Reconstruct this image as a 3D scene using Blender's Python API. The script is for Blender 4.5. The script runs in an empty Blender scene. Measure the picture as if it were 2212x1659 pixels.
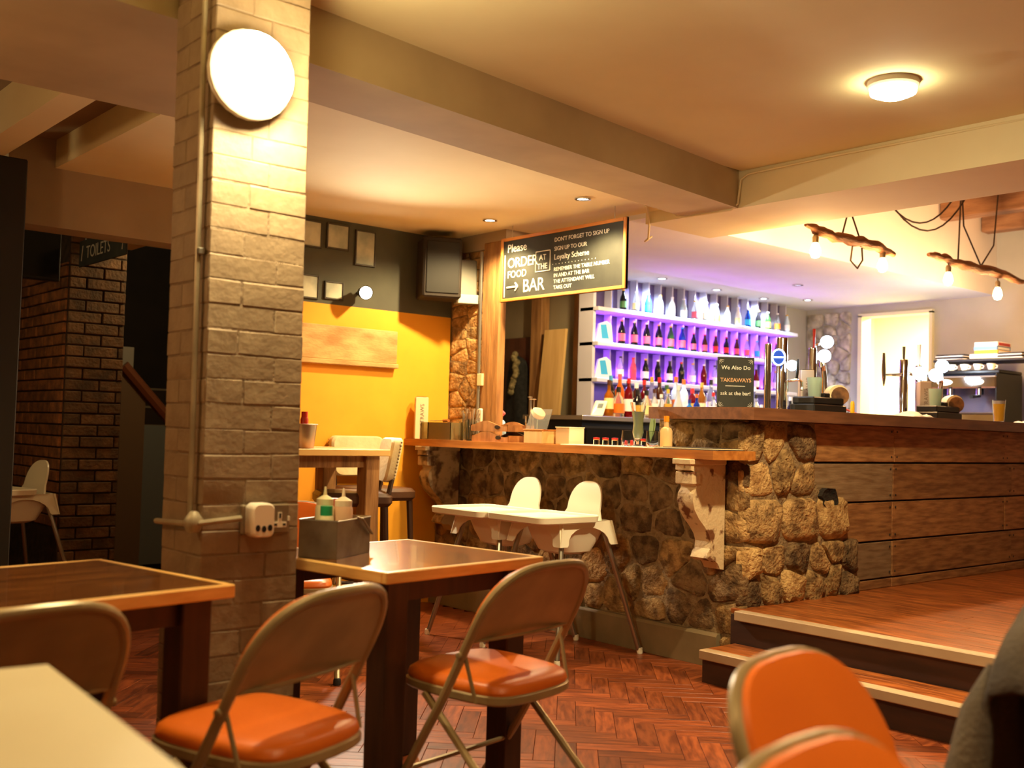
import bpy, bmesh, math, random
from mathutils import Vector, Matrix
random.seed(7)
PI = math.pi
scene = bpy.context.scene
C = scene.collection

# ---------------------------------------------------------------- camera
IMG_W, IMG_H, F_PX = 2212, 1659, 2310.0
EYE = Vector((0, 0, 1.16))
PITCH, ROLL, YAW = math.radians(2.54), math.radians(1.58), math.radians(40.7)
FW = Vector((math.sin(YAW) * math.cos(PITCH), math.cos(YAW) * math.cos(PITCH), math.sin(PITCH)))
R0 = Vector((math.cos(YAW), -math.sin(YAW), 0)); U0 = R0.cross(FW)
RT = R0 * math.cos(ROLL) + U0 * math.sin(ROLL)
UP = -R0 * math.sin(ROLL) + U0 * math.cos(ROLL)
cd = bpy.data.cameras.new('camera'); cam = bpy.data.objects.new('camera', cd); C.objects.link(cam)
cd.sensor_fit = 'HORIZONTAL'; cd.sensor_width = 36.0; cd.lens = 36.0 * F_PX / IMG_W
cd.clip_start = 0.05; cd.clip_end = 60
cam.matrix_world = Matrix(((RT.x, UP.x, -FW.x, EYE.x), (RT.y, UP.y, -FW.y, EYE.y), (RT.z, UP.z, -FW.z, EYE.z), (0, 0, 0, 1)))
cd.dof.use_dof = True; cd.dof.focus_distance = 5.0
cd.dof.aperture_fstop = (cd.lens / 1000.0) / 0.015
scene.camera = cam

# ---------------------------------------------------------------- world and exposure
w = bpy.data.worlds.new('world'); scene.world = w; w.use_nodes = True
w.node_tree.nodes['Background'].inputs[0].default_value = (1.0, 0.72, 0.42, 1)
w.node_tree.nodes['Background'].inputs[1].default_value = 0.05
vs = scene.view_settings
vs.view_transform = 'Standard'; vs.look = 'None'; vs.gamma = 1.0; vs.use_curve_mapping = False
vs.exposure = 0.25
scene.cycles.max_bounces = 8
scene.cycles.sample_clamp_indirect = 4.0

def light(kind, loc, energy, col, size=0.1, aim=None, spot=None, blend=0.5, name='fill_light', parent=None, sizey=None):
    ld = bpy.data.lights.new(name, kind); ld.energy = energy; ld.color = col
    if kind == 'AREA':
        ld.size = size
        if sizey: ld.shape = 'RECTANGLE'; ld.size_y = sizey
        else: ld.shape = 'DISK'
    else:
        ld.shadow_soft_size = size
    if kind == 'SPOT': ld.spot_size = math.radians(spot); ld.spot_blend = blend
    o = bpy.data.objects.new(name, ld); C.objects.link(o); o.location = loc
    if aim is not None:
        d = Vector(aim) - Vector(loc); o.rotation_euler = d.to_track_quat('-Z', 'Y').to_euler()
    o['kind'] = 'helper'
    return o

WARM = (1.0, 0.72, 0.34); WARM2 = (1.0, 0.58, 0.24); COOL = (0.72, 0.85, 1.0); NEUT = (1.0, 0.86, 0.62)
# unseen fill lamps added above the camera and the near chairs
light('SPOT', (0.7, 1.2, 2.56), 16, WARM, 0.10, aim=(0.9, 1.5, 0), spot=105, blend=0.6)
light('SPOT', (1.7, -0.1, 2.56), 120, WARM, 0.10, aim=(1.65, 0.75, 0.3), spot=78, blend=0.7)

# unseen lamps added to brighten the passage, beam, stair and hatch
light('POINT', (0.9, 6.4, 2.3), 8, WARM, 0.10)
light('POINT', (-0.2, 3.5, 2.0), 26, WARM2, 0.10)
light('POINT', (3.15, 6.9, 2.45), 16, WARM, 0.10)
light('SPOT', (5.3, 5.15, 2.42), 110, WARM, 0.04, aim=(5.7, 6.0, 0.8), spot=130, blend=0.5)  # added behind the hanging sign to light the hatch

# ---------------------------------------------------------------- helpers
def lin(c):
    r = []
    for x in c:
        x /= 255.0
        r.append(x / 12.92 if x <= 0.04045 else ((x + 0.055) / 1.055) ** 2.4)
    return tuple(r)

MATS = {}
def mat(name, col, rough=0.55, metal=0.0, col2=None, nscale=8.0, stretch=(1, 1, 1), detail=4.0, lo=0.35, hi=0.65,
        bump=0.0, bscale=40.0, emit=None, estr=0.0, trans=0.0, ior=1.45, vary=0.0, spec=0.5, coat=0.0, alpha=1.0):
    """procedural principled material; col/col2 are sRGB 0-255; vary = brightness change from piece to piece"""
    if name in MATS: return MATS[name]
    m = bpy.data.materials.new(name); m.use_nodes = True
    nt = m.node_tree; n = nt.nodes; b = n['Principled BSDF']; L = nt.links.new
    b.inputs['Roughness'].default_value = rough; b.inputs['Metallic'].default_value = metal
    b.inputs['Specular IOR Level'].default_value = spec
    b.inputs['IOR'].default_value = ior
    b.inputs['Transmission Weight'].default_value = trans
    b.inputs['Coat Weight'].default_value = coat
    b.inputs['Alpha'].default_value = alpha
    c1 = (*lin(col), 1)
    b.inputs['Base Color'].default_value = c1
    out = None
    if col2 is not None or bump or vary:
        tc = n.new('ShaderNodeTexCoord'); oi = n.new('ShaderNodeObjectInfo')
        vm = n.new('ShaderNodeVectorMath'); vm.operation = 'SCALE'
        cmb = n.new('ShaderNodeCombineXYZ')
        for i in range(3): L(oi.outputs['Random'], cmb.inputs[i])
        L(cmb.outputs[0], vm.inputs[0]); vm.inputs['Scale'].default_value = 17.0
        ad = n.new('ShaderNodeVectorMath'); ad.operation = 'ADD'
        L(tc.outputs['Object'], ad.inputs[0]); L(vm.outputs[0], ad.inputs[1])
        mp = n.new('ShaderNodeMapping'); mp.inputs['Scale'].default_value = stretch
        L(ad.outputs[0], mp.inputs[0])
    if col2 is not None:
        nz = n.new('ShaderNodeTexNoise'); nz.inputs['Scale'].default_value = nscale; nz.inputs['Detail'].default_value = detail
        L(mp.outputs[0], nz.inputs[0])
        rp = n.new('ShaderNodeValToRGB'); rp.color_ramp.elements[0].position = lo; rp.color_ramp.elements[1].position = hi
        rp.color_ramp.elements[0].color = c1; rp.color_ramp.elements[1].color = (*lin(col2), 1)
        L(nz.outputs[0], rp.inputs[0]); out = rp.outputs[0]
    if vary:
        mr = n.new('ShaderNodeMapRange'); mr.inputs[3].default_value = 1 - vary; mr.inputs[4].default_value = 1 + vary
        L(oi.outputs['Random'], mr.inputs[0])
        mx = n.new('ShaderNodeVectorMath'); mx.operation = 'SCALE'
        if out is None: mx.inputs[0].default_value = c1[:3]
        else: L(out, mx.inputs[0])
        L(mr.outputs[0], mx.inputs['Scale']); out = mx.outputs[0]
    if out is not None: L(out, b.inputs['Base Color'])
    if bump:
        bz = n.new('ShaderNodeTexNoise'); bz.inputs['Scale'].default_value = bscale; bz.inputs['Detail'].default_value = 6
        L(mp.outputs[0], bz.inputs[0])
        bp = n.new('ShaderNodeBump'); bp.inputs['Strength'].default_value = bump; bp.inputs['Distance'].default_value = 0.02
        L(bz.outputs[0], bp.inputs['Height']); L(bp.outputs[0], b.inputs['Normal'])
    if emit is not None:
        b.inputs['Emission Color'].default_value = (*lin(emit), 1); b.inputs['Emission Strength'].default_value = estr
    MATS[name] = m
    return m

class MB:
    """collects shapes and links them as one mesh object"""
    def __init__(s): s.v = []; s.f = []
    def add(s, vs, fs):
        k = len(s.v); s.v += [tuple(p) for p in vs]; s.f += [tuple(i + k for i in f) for f in fs]; return s
    def box(s, x0, x1, y0, y1, z0, z1, b=0.0):
        if b <= 0:
            vs = [(x, y, z) for x in (x0, x1) for y in (y0, y1) for z in (z0, z1)]
            return s.add(vs, [(0, 1, 3, 2), (4, 6, 7, 5), (0, 4, 5, 1), (2, 3, 7, 6), (0, 2, 6, 4), (1, 5, 7, 3)])
        lo = (x0, y0, z0); hi = (x1, y1, z1); vs = []; ix = {}
        for cx in (0, 1):
            for cy in (0, 1):
                for cz in (0, 1):
                    cc = (cx, cy, cz)
                    for a in range(3):
                        p = []
                        for k in range(3):
                            e = (hi if cc[k] else lo)[k]
                            p.append(e if k == a else (e - b if cc[k] else e + b))
                        ix[(cc, a)] = len(vs); vs.append(p)
        fs = []
        for a in range(3):
            o = [k for k in range(3) if k != a]
            for sg in (0, 1):
                q = []
                for (i, j) in ((0, 0), (1, 0), (1, 1), (0, 1)):
                    cc = [0, 0, 0]; cc[a] = sg; cc[o[0]] = i; cc[o[1]] = j; q.append(ix[(tuple(cc), a)])
                fs.append(q)
            for (i, j) in ((0, 0), (1, 0), (1, 1), (0, 1)):
                c0 = [0, 0, 0]; c0[o[0]] = i; c0[o[1]] = j; c1 = list(c0); c1[a] = 1
                c0 = tuple(c0); c1 = tuple(c1)
                fs.append((ix[(c0, o[0])], ix[(c1, o[0])], ix[(c1, o[1])], ix[(c0, o[1])]))
        for cx in (0, 1):
            for cy in (0, 1):
                for cz in (0, 1): fs.append([ix[((cx, cy, cz), a)] for a in range(3)])
        return s.add(vs, fs)
    def tube(s, pts, r, n=8, closed=False):
        pts = [Vector(p) for p in pts]; m = len(pts)
        rs = r if isinstance(r, (list, tuple)) else [r] * m
        vs = []; fs = []; t0 = None; nv = None
        for i, p in enumerate(pts):
            a = pts[i - 1] if (i > 0 or closed) else p; b2 = pts[(i + 1) % m] if (i < m - 1 or closed) else p
            t = (b2 - a).normalized()
            if nv is None:
                nv = t.orthogonal().normalized()
            else:
                q = t0.rotation_difference(t); nv = q @ nv
            t0 = t; bv = t.cross(nv)
            for k in range(n):
                an = 2 * PI * k / n; vs.append(p + (nv * math.cos(an) + bv * math.sin(an)) * rs[i])
        for i in range(m if closed else m - 1):
            for k in range(n):
                j = (i + 1) % m
                fs.append((i * n + k, i * n + (k + 1) % n, j * n + (k + 1) % n, j * n + k))
        if not closed: fs.append(tuple(range(n))); fs.append(tuple(range((m - 1) * n, m * n)))
        return s.add(vs, fs)
    def lathe(s, prof, n=16, c=(0, 0, 0), mtx=None):
        vs = []; fs = []
        for (r, z) in prof:
            for k in range(n):
                an = 2 * PI * k / n; p = Vector((r * math.cos(an), r * math.sin(an), z))
                if mtx is not None: p = mtx @ p
                vs.append((p.x + c[0], p.y + c[1], p.z + c[2]))
        for i in range(len(prof) - 1):
            for k in range(n): fs.append((i * n + k, i * n + (k + 1) % n, (i + 1) * n + (k + 1) % n, (i + 1) * n + k))
        if prof[0][0] > 1e-6: fs.append(tuple(range(n)))
        if prof[-1][0] > 1e-6: fs.append(tuple(range((len(prof) - 1) * n, len(prof) * n)))
        return s.add(vs, fs)
    def prism(s, poly, fn, d0, d1):
        """polygon in 2-D extruded from d0 to d1; fn(u, v, d) -> xyz"""
        n = len(poly)
        vs = [fn(u, v, d0) for u, v in poly] + [fn(u, v, d1) for u, v in poly]
        fs = [tuple(range(n)), tuple(range(n, 2 * n))] + [(i, (i + 1) % n, n + (i + 1) % n, n + i) for i in range(n)]
        return s.add(vs, fs)
    def rings(s, rings, cap0=True, cap1=True):
        n = len(rings[0]); vs = [p for r in rings for p in r]; fs = []
        for i in range(len(rings) - 1):
            for k in range(n): fs.append((i * n + k, i * n + (k + 1) % n, (i + 1) * n + (k + 1) % n, (i + 1) * n + k))
        if cap0: fs.append(tuple(range(n)))
        if cap1: fs.append(tuple(range((len(rings) - 1) * n, len(rings) * n)))
        return s.add(vs, fs)
    def grid(s, fn, nu, nv):
        vs = [fn(i / nu, j / nv) for i in range(nu + 1) for j in range(nv + 1)]
        fs = [(i * (nv + 1) + j, (i + 1) * (nv + 1) + j, (i + 1) * (nv + 1) + j + 1, i * (nv + 1) + j + 1) for i in range(nu) for j in range(nv)]
        return s.add(vs, fs)
    def mesh(s, name, m, sharp=35):
        me = bpy.data.meshes.new(name); me.from_pydata(s.v, [], s.f)
        bm = bmesh.new(); bm.from_mesh(me)
        bmesh.ops.remove_doubles(bm, verts=bm.verts, dist=1e-5)
        bmesh.ops.recalc_face_normals(bm, faces=bm.faces); bm.to_mesh(me); bm.free()
        if m is not None: me.materials.append(m)
        if sharp:
            for p in me.polygons: p.use_smooth = True
            me.set_sharp_from_angle(angle=math.radians(sharp))
        return me
    def build(s, name, m, parent=None, sharp=35, loc=None):
        o = bpy.data.objects.new(name, s.mesh(name, m, sharp)); C.objects.link(o)
        if parent is not None: o.parent = parent
        if loc is not None: o.location = loc
        return o

def tag(o, label, cat, group=None):
    o['label'] = label; o['category'] = cat
    if group: o['group'] = group
    return o
def thing(name, label, cat, loc=(0, 0, 0), rz=0.0, group=None):
    o = bpy.data.objects.new(name, None); C.objects.link(o); o.empty_display_size = 0.05
    o.location = loc; o.rotation_euler = (0, 0, rz)
    return tag(o, label, cat, group)
def struct(name, mb, m, label=None, sharp=35):
    o = mb.build(name, m, None, sharp); o['kind'] = 'structure'
    if label: o['label'] = label
    return o
def dup(root, loc, rz, label, group=None):
    r = root.copy(); C.objects.link(r); r.location = loc; r.rotation_euler = (0, 0, rz); r['label'] = label
    if group: r['group'] = group
    for ch in list(root.children):
        c = ch.copy(); C.objects.link(c); c.parent = r
        for g in list(ch.children):
            d = g.copy(); C.objects.link(d); d.parent = c
    return r
def inst(name, me, parent, loc=(0, 0, 0), rot=(0, 0, 0), scale=(1, 1, 1)):
    o = bpy.data.objects.new(name, me); C.objects.link(o); o.parent = parent
    o.location = loc; o.rotation_euler = rot; o.scale = scale
    return o
def rrect(w_, h_, r, n=4, cx=0, cy=0):
    pts = []
    for (sx, sy, a0) in ((1, 1, 0), (-1, 1, 90), (-1, -1, 180), (1, -1, 270)):
        for k in range(n + 1):
            a = math.radians(a0 + 90 * k / n)
            pts.append((cx + sx * (w_ / 2 - r) + r * math.cos(a), cy + sy * (h_ / 2 - r) + r * math.sin(a)))
    return pts
def text(body, size, origin, xdir, ydir, m, parent, name='lettering', align='LEFT', extrude=0.0008, spacing=1.0):
    cu = bpy.data.curves.new(name, 'FONT'); cu.body = body; cu.size = size; cu.extrude = extrude
    cu.align_x = align; cu.space_character = spacing; cu.materials.append(m); cu.resolution_u = 3
    o = bpy.data.objects.new(name, cu); C.objects.link(o)
    X = Vector(xdir).normalized(); Y = Vector(ydir).normalized(); Z = X.cross(Y)
    o.parent = parent
    o.matrix_local = Matrix(((X.x, Y.x, Z.x, origin[0]), (X.y, Y.y, Z.y, origin[1]), (X.z, Y.z, Z.z, origin[2]), (0, 0, 0, 1)))
    return o
def project(p):
    d = Vector(p) - EYE; z = d.dot(FW)
    if z < 0.1: return None
    return (IMG_W / 2 + F_PX * d.dot(RT) / z, IMG_H / 2 - F_PX * d.dot(UP) / z, z)

# ---------------------------------------------------------------- materials
M_ceil = mat('ceiling_paint', (232, 220, 176), 0.85, col2=(222, 206, 160), nscale=1.2)
M_ceilbar = mat('bar_soffit_paint', (242, 240, 240), 0.8, col2=(234, 230, 230), nscale=1.5)
M_beam = mat('shaded_beam_paint', (186, 164, 122), 0.85, col2=(170, 148, 108), nscale=2)  # darker than the ceiling paint to imitate shade on the beam
M_orange = mat('orange_paint', (248, 176, 48), 0.7, col2=(242, 166, 40), nscale=2.5)
M_greyup = mat('grey_green_paint', (92, 92, 78), 0.8, col2=(80, 80, 70), nscale=3)
M_brickp = mat('painted_brick', (150, 128, 100), 0.6, col2=(136, 114, 88), nscale=14, bump=0.16, bscale=45, vary=0.06)
M_mortarp = mat('painted_mortar', (138, 116, 90), 0.7, col2=(118, 98, 74), nscale=18, bump=0.5)
M_brickd = mat('old_brick', (128, 96, 66), 0.85, col2=(92, 74, 56), nscale=12, bump=0.5, bscale=50, vary=0.25)
M_mortard = mat('old_mortar', (74, 60, 46), 0.9, col2=(54, 44, 36), nscale=18)
M_stone = mat('rubble_stone', (186, 150, 98), 0.95, col2=(116, 88, 56), nscale=15, detail=10, lo=.40, hi=.62, bump=1.0, bscale=55, vary=0.2, spec=.2)
M_stone2 = mat('dark_rubble_stone', (140, 112, 78), 0.95, col2=(86, 66, 46), nscale=15, detail=10, lo=.40, hi=.62, bump=1.0, bscale=55, vary=0.2, spec=.2)
M_stonepale = mat('pale_rubble_stone', (216, 178, 118), 0.95, col2=(164, 124, 76), nscale=16, detail=10, lo=.40, hi=.64, bump=0.9, bscale=55, vary=0.12, spec=.2)
M_mortar = mat('lime_mortar', (156, 130, 92), 0.95, col2=(122, 98, 68), nscale=22, bump=0.8, bscale=50)
M_stonegrey = mat('grey_rubble_stone', (196, 190, 176), 0.9, col2=(140, 134, 122), nscale=14, detail=8, bump=0.8, bscale=30, vary=0.2)
M_skirt = mat('skirting_paint', (136, 116, 84), 0.6, col2=(120, 102, 72), nscale=5)
M_wall = mat('plain_wall_paint', (168, 150, 126), 0.85, col2=(154, 136, 112), nscale=2)
M_dark = mat('dark_paint', (44, 36, 30), 0.8, col2=(34, 28, 24), nscale=4)
M_greywall = mat('grey_wall_paint', (176, 176, 170), 0.8, col2=(164, 164, 158), nscale=2)
M_kitchen = mat('kitchen_paint', (244, 236, 196), 0.7)
M_parq = mat('parquet_wood', (140, 70, 34), 0.34, col2=(96, 42, 19), nscale=9, stretch=(1, 6, 1), vary=0.34, bump=0.04)
M_sub = mat('floor_gap', (84, 38, 18), 0.9, col2=(66, 30, 14), nscale=9)
M_deck = mat('deck_wood', (178, 100, 46), 0.30, col2=(112, 56, 25), nscale=7, stretch=(7, 0.8, 1), vary=0.16)
M_riser = mat('riser_wood', (72, 42, 26), 0.6, col2=(54, 32, 20), nscale=6, stretch=(1, 0.6, 4))
M_nosing = mat('pale_nosing', (184, 158, 124), 0.5, col2=(164, 136, 104), nscale=6, stretch=(1, 0.4, 1))
M_barplank = mat('bar_plank_wood', (176, 126, 76), 0.6, col2=(128, 84, 46), nscale=7, stretch=(0.9, 1, 7), vary=0.2, bump=0.1, bscale=18)
M_barplank_grey = mat('weathered_plank_wood', (150, 124, 92), 0.65, col2=(120, 92, 62), nscale=7, stretch=(0.9, 1, 7), vary=0.1, bump=0.1, bscale=18)
M_bartop = mat('bar_top_wood', (126, 82, 54), 0.4, col2=(102, 64, 42), nscale=6, stretch=(0.7, 6, 6))
M_shelfw = mat('counter_wood', (196, 126, 56), 0.38, col2=(160, 94, 38), nscale=5, stretch=(6, 0.6, 6))
M_tabletop = mat('dark_table_top', (112, 66, 28), 0.20, col2=(76, 42, 17), nscale=5, stretch=(0.8, 5, 1), coat=0.2)
M_tableedge = mat('oak_edging', (234, 188, 112), 0.35, col2=(214, 162, 88), nscale=7, stretch=(1, 1, 6))
M_leg = mat('dark_table_leg', (64, 36, 20), 0.45, col2=(48, 27, 15), nscale=6, stretch=(5, 5, 0.6))
M_white_top = mat('cream_laminate', (236, 224, 188), 0.35, col2=(230, 216, 178), nscale=3)
M_vinyl = mat('orange_vinyl', (222, 112, 30), 0.38, col2=(214, 104, 26), nscale=3, bump=0.03, bscale=160)
M_frame = mat('beige_steel', (164, 142, 102), 0.34, metal=0.2, col2=(146, 126, 90), nscale=9)
M_rubber = mat('black_rubber', (26, 24, 22), 0.6)
M_hiplast = mat('white_plastic', (246, 238, 212), 0.28)
M_alu = mat('brushed_aluminium', (176, 172, 160), 0.3, metal=0.9)
M_chrome = mat('chrome', (222, 220, 216), 0.09, metal=1.0)
M_steel = mat('brushed_steel', (190, 184, 172), 0.3, metal=1.0)
M_cream = mat('chipped_cream_paint', (214, 188, 146), 0.7, col2=(116, 70, 40), nscale=11, detail=8, lo=0.58, hi=0.64, bump=0.3)
M_post = mat('old_timber', (176, 130, 78), 0.75, col2=(130, 90, 52), nscale=6, stretch=(4, 4, 0.5), bump=0.3, bscale=20)
M_board = mat('pale_pine', (228, 190, 126), 0.6, col2=(210, 168, 104), nscale=4, stretch=(5, 5, 0.4))
M_dkdoor = mat('dark_door_wood', (92, 50, 34), 0.5, col2=(70, 38, 26), nscale=5, stretch=(4, 4, 0.5))
M_black = mat('black_plastic', (22, 21, 20), 0.4)
M_chalk = mat('chalkboard', (40, 42, 38), 0.75, col2=(52, 54, 48), nscale=6)
M_chalkw = mat('chalk_white', (240, 238, 224), 0.8)
M_signframe = mat('sign_frame_pine', (206, 136, 64), 0.5, col2=(188, 118, 52), nscale=5)
M_glass = mat('clear_glass', (246, 250, 248), 0.03, trans=1.0, ior=1.35)
M_acryl = mat('clear_acrylic', (240, 238, 228), 0.08, trans=0.9, ior=1.2)
M_shelfgrey = mat('grey_shelf_paint', (188, 186, 200), 0.5)
M_shelfback = mat('shelf_back_paint', (74, 62, 100), 0.7)

# ================================================================ THE SETTING
def sbox(name, m, *a, label=None): return struct(name, MB().box(*a), m, label)
# floors
floor = sbox('floor', M_sub, -2, 4.7, -2, 9.5, -0.12, -0.014, label='reddish herringbone parquet floor of the dining area')
BW, BN = 0.078, 4
BL = BW * BN
gap = 0.0008
blk = MB().box(gap, BL - gap, gap, BW - gap, -0.016, 0.0, 0.0010).mesh('parquet_block', M_parq, sharp=20)
rest = MB(); cand = []
ca, sa = math.cos(PI / 4 + 0.02), math.sin(PI / 4 + 0.02)
N = 90
for gx in range(-N, N):
    for gy in range(-N, N):
        k = (gx - gy) % (2 * BN)
        if k == 0: cx_, cy_, ro = gx * BW, gy * BW, 0
        elif k == 2 * BN - 1: cx_, cy_, ro = (gx + 1) * BW, gy * BW, 90
        else: continue
        mx_, my_ = (gx + BN / 2) * BW if ro == 0 else (gx + 0.5) * BW, (gy + 0.5) * BW if ro == 0 else (gy + BN / 2) * BW
        wx, wy = mx_ * ca - my_ * sa + 2.2, mx_ * sa + my_ * ca + 3.0
        if not (-1.6 < wx < 4.30 and 0.3 < wy < 8.2): continue
        ox, oy = cx_ * ca - cy_ * sa + 2.2, cx_ * sa + cy_ * ca + 3.0
        ang = PI / 4 + 0.02 + math.radians(ro)
        pr = project((wx, wy, 0))
        vis = pr is not None and -30 < pr[0] < 2240 and 1270 < pr[1] < 1700 and not (pr[0] > 1500 and wx > 4.0)
        cand.append((not vis, -pr[1] if pr else 0, ox, oy, ang, ro))
cand.sort(key=lambda t: (t[0], t[1]))
for i, (nv_, d_, ox, oy, ang, ro) in enumerate(cand):
    if i < 300:
        inst('parquet_block', blk, floor, (ox, oy, random.uniform(-0.0008, 0.0)), (0, 0, ang))
    else:
        c2, s2 = math.cos(ang), math.sin(ang)
        q = [(gap, gap), (BL - gap, gap), (BL - gap, BW - gap), (gap, BW - gap)]
        P = [(ox + u * c2 - v * s2, oy + u * s2 + v * c2) for u, v in q]
        rest.add([(x, y, 0) for x, y in P] + [(x, y, -0.016) for x, y in P], [(0, 1, 2, 3), (0, 4, 5, 1), (1, 5, 6, 2), (2, 6, 7, 3), (3, 7, 4, 0)])
ro_ = rest.build('parquet_field', M_parq, floor, sharp=0); ro_['kind'] = 'stuff'

# raised platform with two steps up to the bar
plat = struct('floor_platform', MB().prism([(4.30, -2), (9.1, -2), (9.1, 7.6), (4.70, 7.6), (4.70, 3.30), (4.30, 3.30)], lambda u, v, d: (u, v, d), -0.1, 0.293), M_riser, 'raised wooden platform in front of the bar')
dw = 0.105
x = 4.335; i = 0
while x < 8.9:
    y0 = -1.9
    joint = random.uniform(0.6, 2.6)
    for a, b2 in ((y0, joint), (joint, 3.33)):
        MB().box(x + 0.001, x + dw - 0.001, a + 0.001, b2 - 0.001, 0.293, 0.315, 0.0015).build('deck_plank', M_deck, plat, sharp=20)
    x += dw
MB().box(4.27, 4.334, -1.9, 3.26, 0.270, 0.316, 0.004).build('nosing', M_nosing, plat)
step = sbox('floor_step', M_riser, 4.05, 4.30, -2, 3.27, -0.1, 0.133, label='lower wooden step with a pale nosing')
for k in range(2):
    MB().box(4.085 + k * 0.107, 4.191 + k * 0.107, -1.9, 3.27, 0.133, 0.155, 0.0015).build('tread_plank', M_deck, step, sharp=20)
MB().box(4.02, 4.084, -1.9, 3.27, 0.112, 0.156, 0.004).build('nosing', M_nosing, step)

# ceilings and beams
struct('ceiling_front', MB().box(-2, 4.65, -2, 3.55, 2.60, 2.75), M_ceil, 'cream ceiling over the dining tables')
up3 = lambda u, v, d: (u, v, d)
struct('ceiling_beam', MB().prism([(-2, 2.95), (1.45, 3.16), (4.65, 3.57), (4.65, 3.94), (1.78, 3.56), (1.78, 4.18), (-2, 4.18)], up3, 2.40, 2.75), M_beam, 'plastered ceiling beam resting on the brick pillar')
struct('ceiling_back', MB().prism([(1.78, 3.50), (4.66, 3.90), (4.66, 5.9), (1.78, 5.9)], up3, 2.47, 2.75), M_ceil, 'cream ceiling between the beam and the orange wall')
struct('ceiling_left', MB().box(-2, 2.9, 4.18, 9.5, 2.62, 2.75), M_wall)
struct('ceiling_left_beam', MB().box(1.32, 1.45, 4.18, 5.8, 2.42, 2.64), M_ceil)
struct('ceiling_header', MB().box(1.55, 2.75, 5.78, 5.98, 2.16, 2.64), M_wall)
struct('ceiling_soffit', MB().box(4.65, 5.24, -2, 4.24, 2.40, 3.15), M_ceil, 'white plastered soffit along the bar edge')
struct('ceiling_bulkhead', MB().box(4.66, 9.1, 4.23, 7.6, 2.44, 3.15), M_ceilbar, 'white bulkhead with downlights over the back bar')
recess = struct('ceiling_recess', MB().box(5.2, 9.1, -2, 4.24, 3.08, 3.2), mat('recess_paint', (226, 190, 150), 0.85, col2=(214, 176, 136), nscale=3), 'warm recessed ceiling with exposed joists')
M_joist = mat('joist_wood', (150, 112, 82), 0.8, col2=(116, 82, 58), nscale=5, stretch=(4, 0.6, 4), bump=0.4)
for x in (5.75, 6.55, 7.35, 8.08, 8.78):
    MB().box(x, x + 0.13, -1.9, 4.22, 2.94, 3.09, 0.012).build('joist', M_joist, recess)

# outer walls, mostly out of sight
sbox('wall_left', M_wall, -2.15, -2, -2, 9.5, -0.1, 2.75)
sbox('wall_behind', M_wall, -2.15, 9.25, -2.15, -2, -0.1, 3.2)
sbox('wall_far_left', M_dark, -2, 4.7, 9.5, 9.6, -0.1, 2.75)
sbox('wall_alcove', M_wall, 4.7, 6.3, 7.6, 7.7, 0, 2.45)
sbox('wall_stair_side', M_wall, 4.30, 4.70, 6.0, 9.5, 0, 2.75)

# orange wall with its grey upper band
sbox('wall_orange', M_orange, 2.72, 4.46, 5.85, 6.0, -0.014, 1.93, label='orange painted wall at the back of the dining area')
sbox('wall_orange_upper', M_greyup, 2.72, 4.46, 5.85, 6.0, 1.93, 2.5, label='dark grey band above the orange paint')

# ---- stones -----------------------------------------------------------------
def voronoi(w0, w1, h0, h1, sx, sz, jit, rnd, keep=None):
    pts = []
    nz = max(1, round((h1 - h0) / sz))
    for j in range(nz):
        nx = max(1, round((w1 - w0) / (sx * rnd.uniform(0.8, 1.25))))
        ofs = rnd.uniform(-0.3, 0.3)
        for i in range(nx):
            pts.append((w0 + (i + 0.5 + ofs * (1 if 0 < i < nx - 1 else 0.3) + rnd.uniform(-jit, jit)) * (w1 - w0) / nx, h0 + (j + 0.5 + rnd.uniform(-jit, jit)) * (h1 - h0) / nz))
    cells = []
    for i, p in enumerate(pts):
        poly = [(w0, h0), (w1, h0), (w1, h1), (w0, h1)]
        for j, q in enumerate(pts):
            if i == j: continue
            mx_, mz_ = (p[0] + q[0]) / 2, (p[1] + q[1]) / 2; nx_, nz_ = q[0] - p[0], q[1] - p[1]
            if nx_ * nx_ + nz_ * nz_ > 0.7: continue
            new = []
            for a in range(len(poly)):
                A, B = poly[a], poly[(a + 1) % len(poly)]
                da = (A[0] - mx_) * nx_ + (A[1] - mz_) * nz_; db = (B[0] - mx_) * nx_ + (B[1] - mz_) * nz_
                if da <= 0: new.append(A)
                if (da < 0) != (db < 0) and abs(da - db) > 1e-12:
                    t = da / (da - db); new.append((A[0] + (B[0] - A[0]) * t, A[1] + (B[1] - A[1]) * t))
            poly = new
            if len(poly) < 3: break
        if len(poly) >= 3: cells.append(poly)
    return cells
def chaikin(p, k=2, q=0.22):
    for _ in range(k):
        o = []
        for i in range(len(p)):
            A, B = p[i], p[(i + 1) % len(p)]
            o.append((A[0] + (B[0] - A[0]) * q, A[1] + (B[1] - A[1]) * q)); o.append((A[0] + (B[0] - A[0]) * (1 - q), A[1] + (B[1] - A[1]) * (1 - q)))
        p = o
    return p
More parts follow.
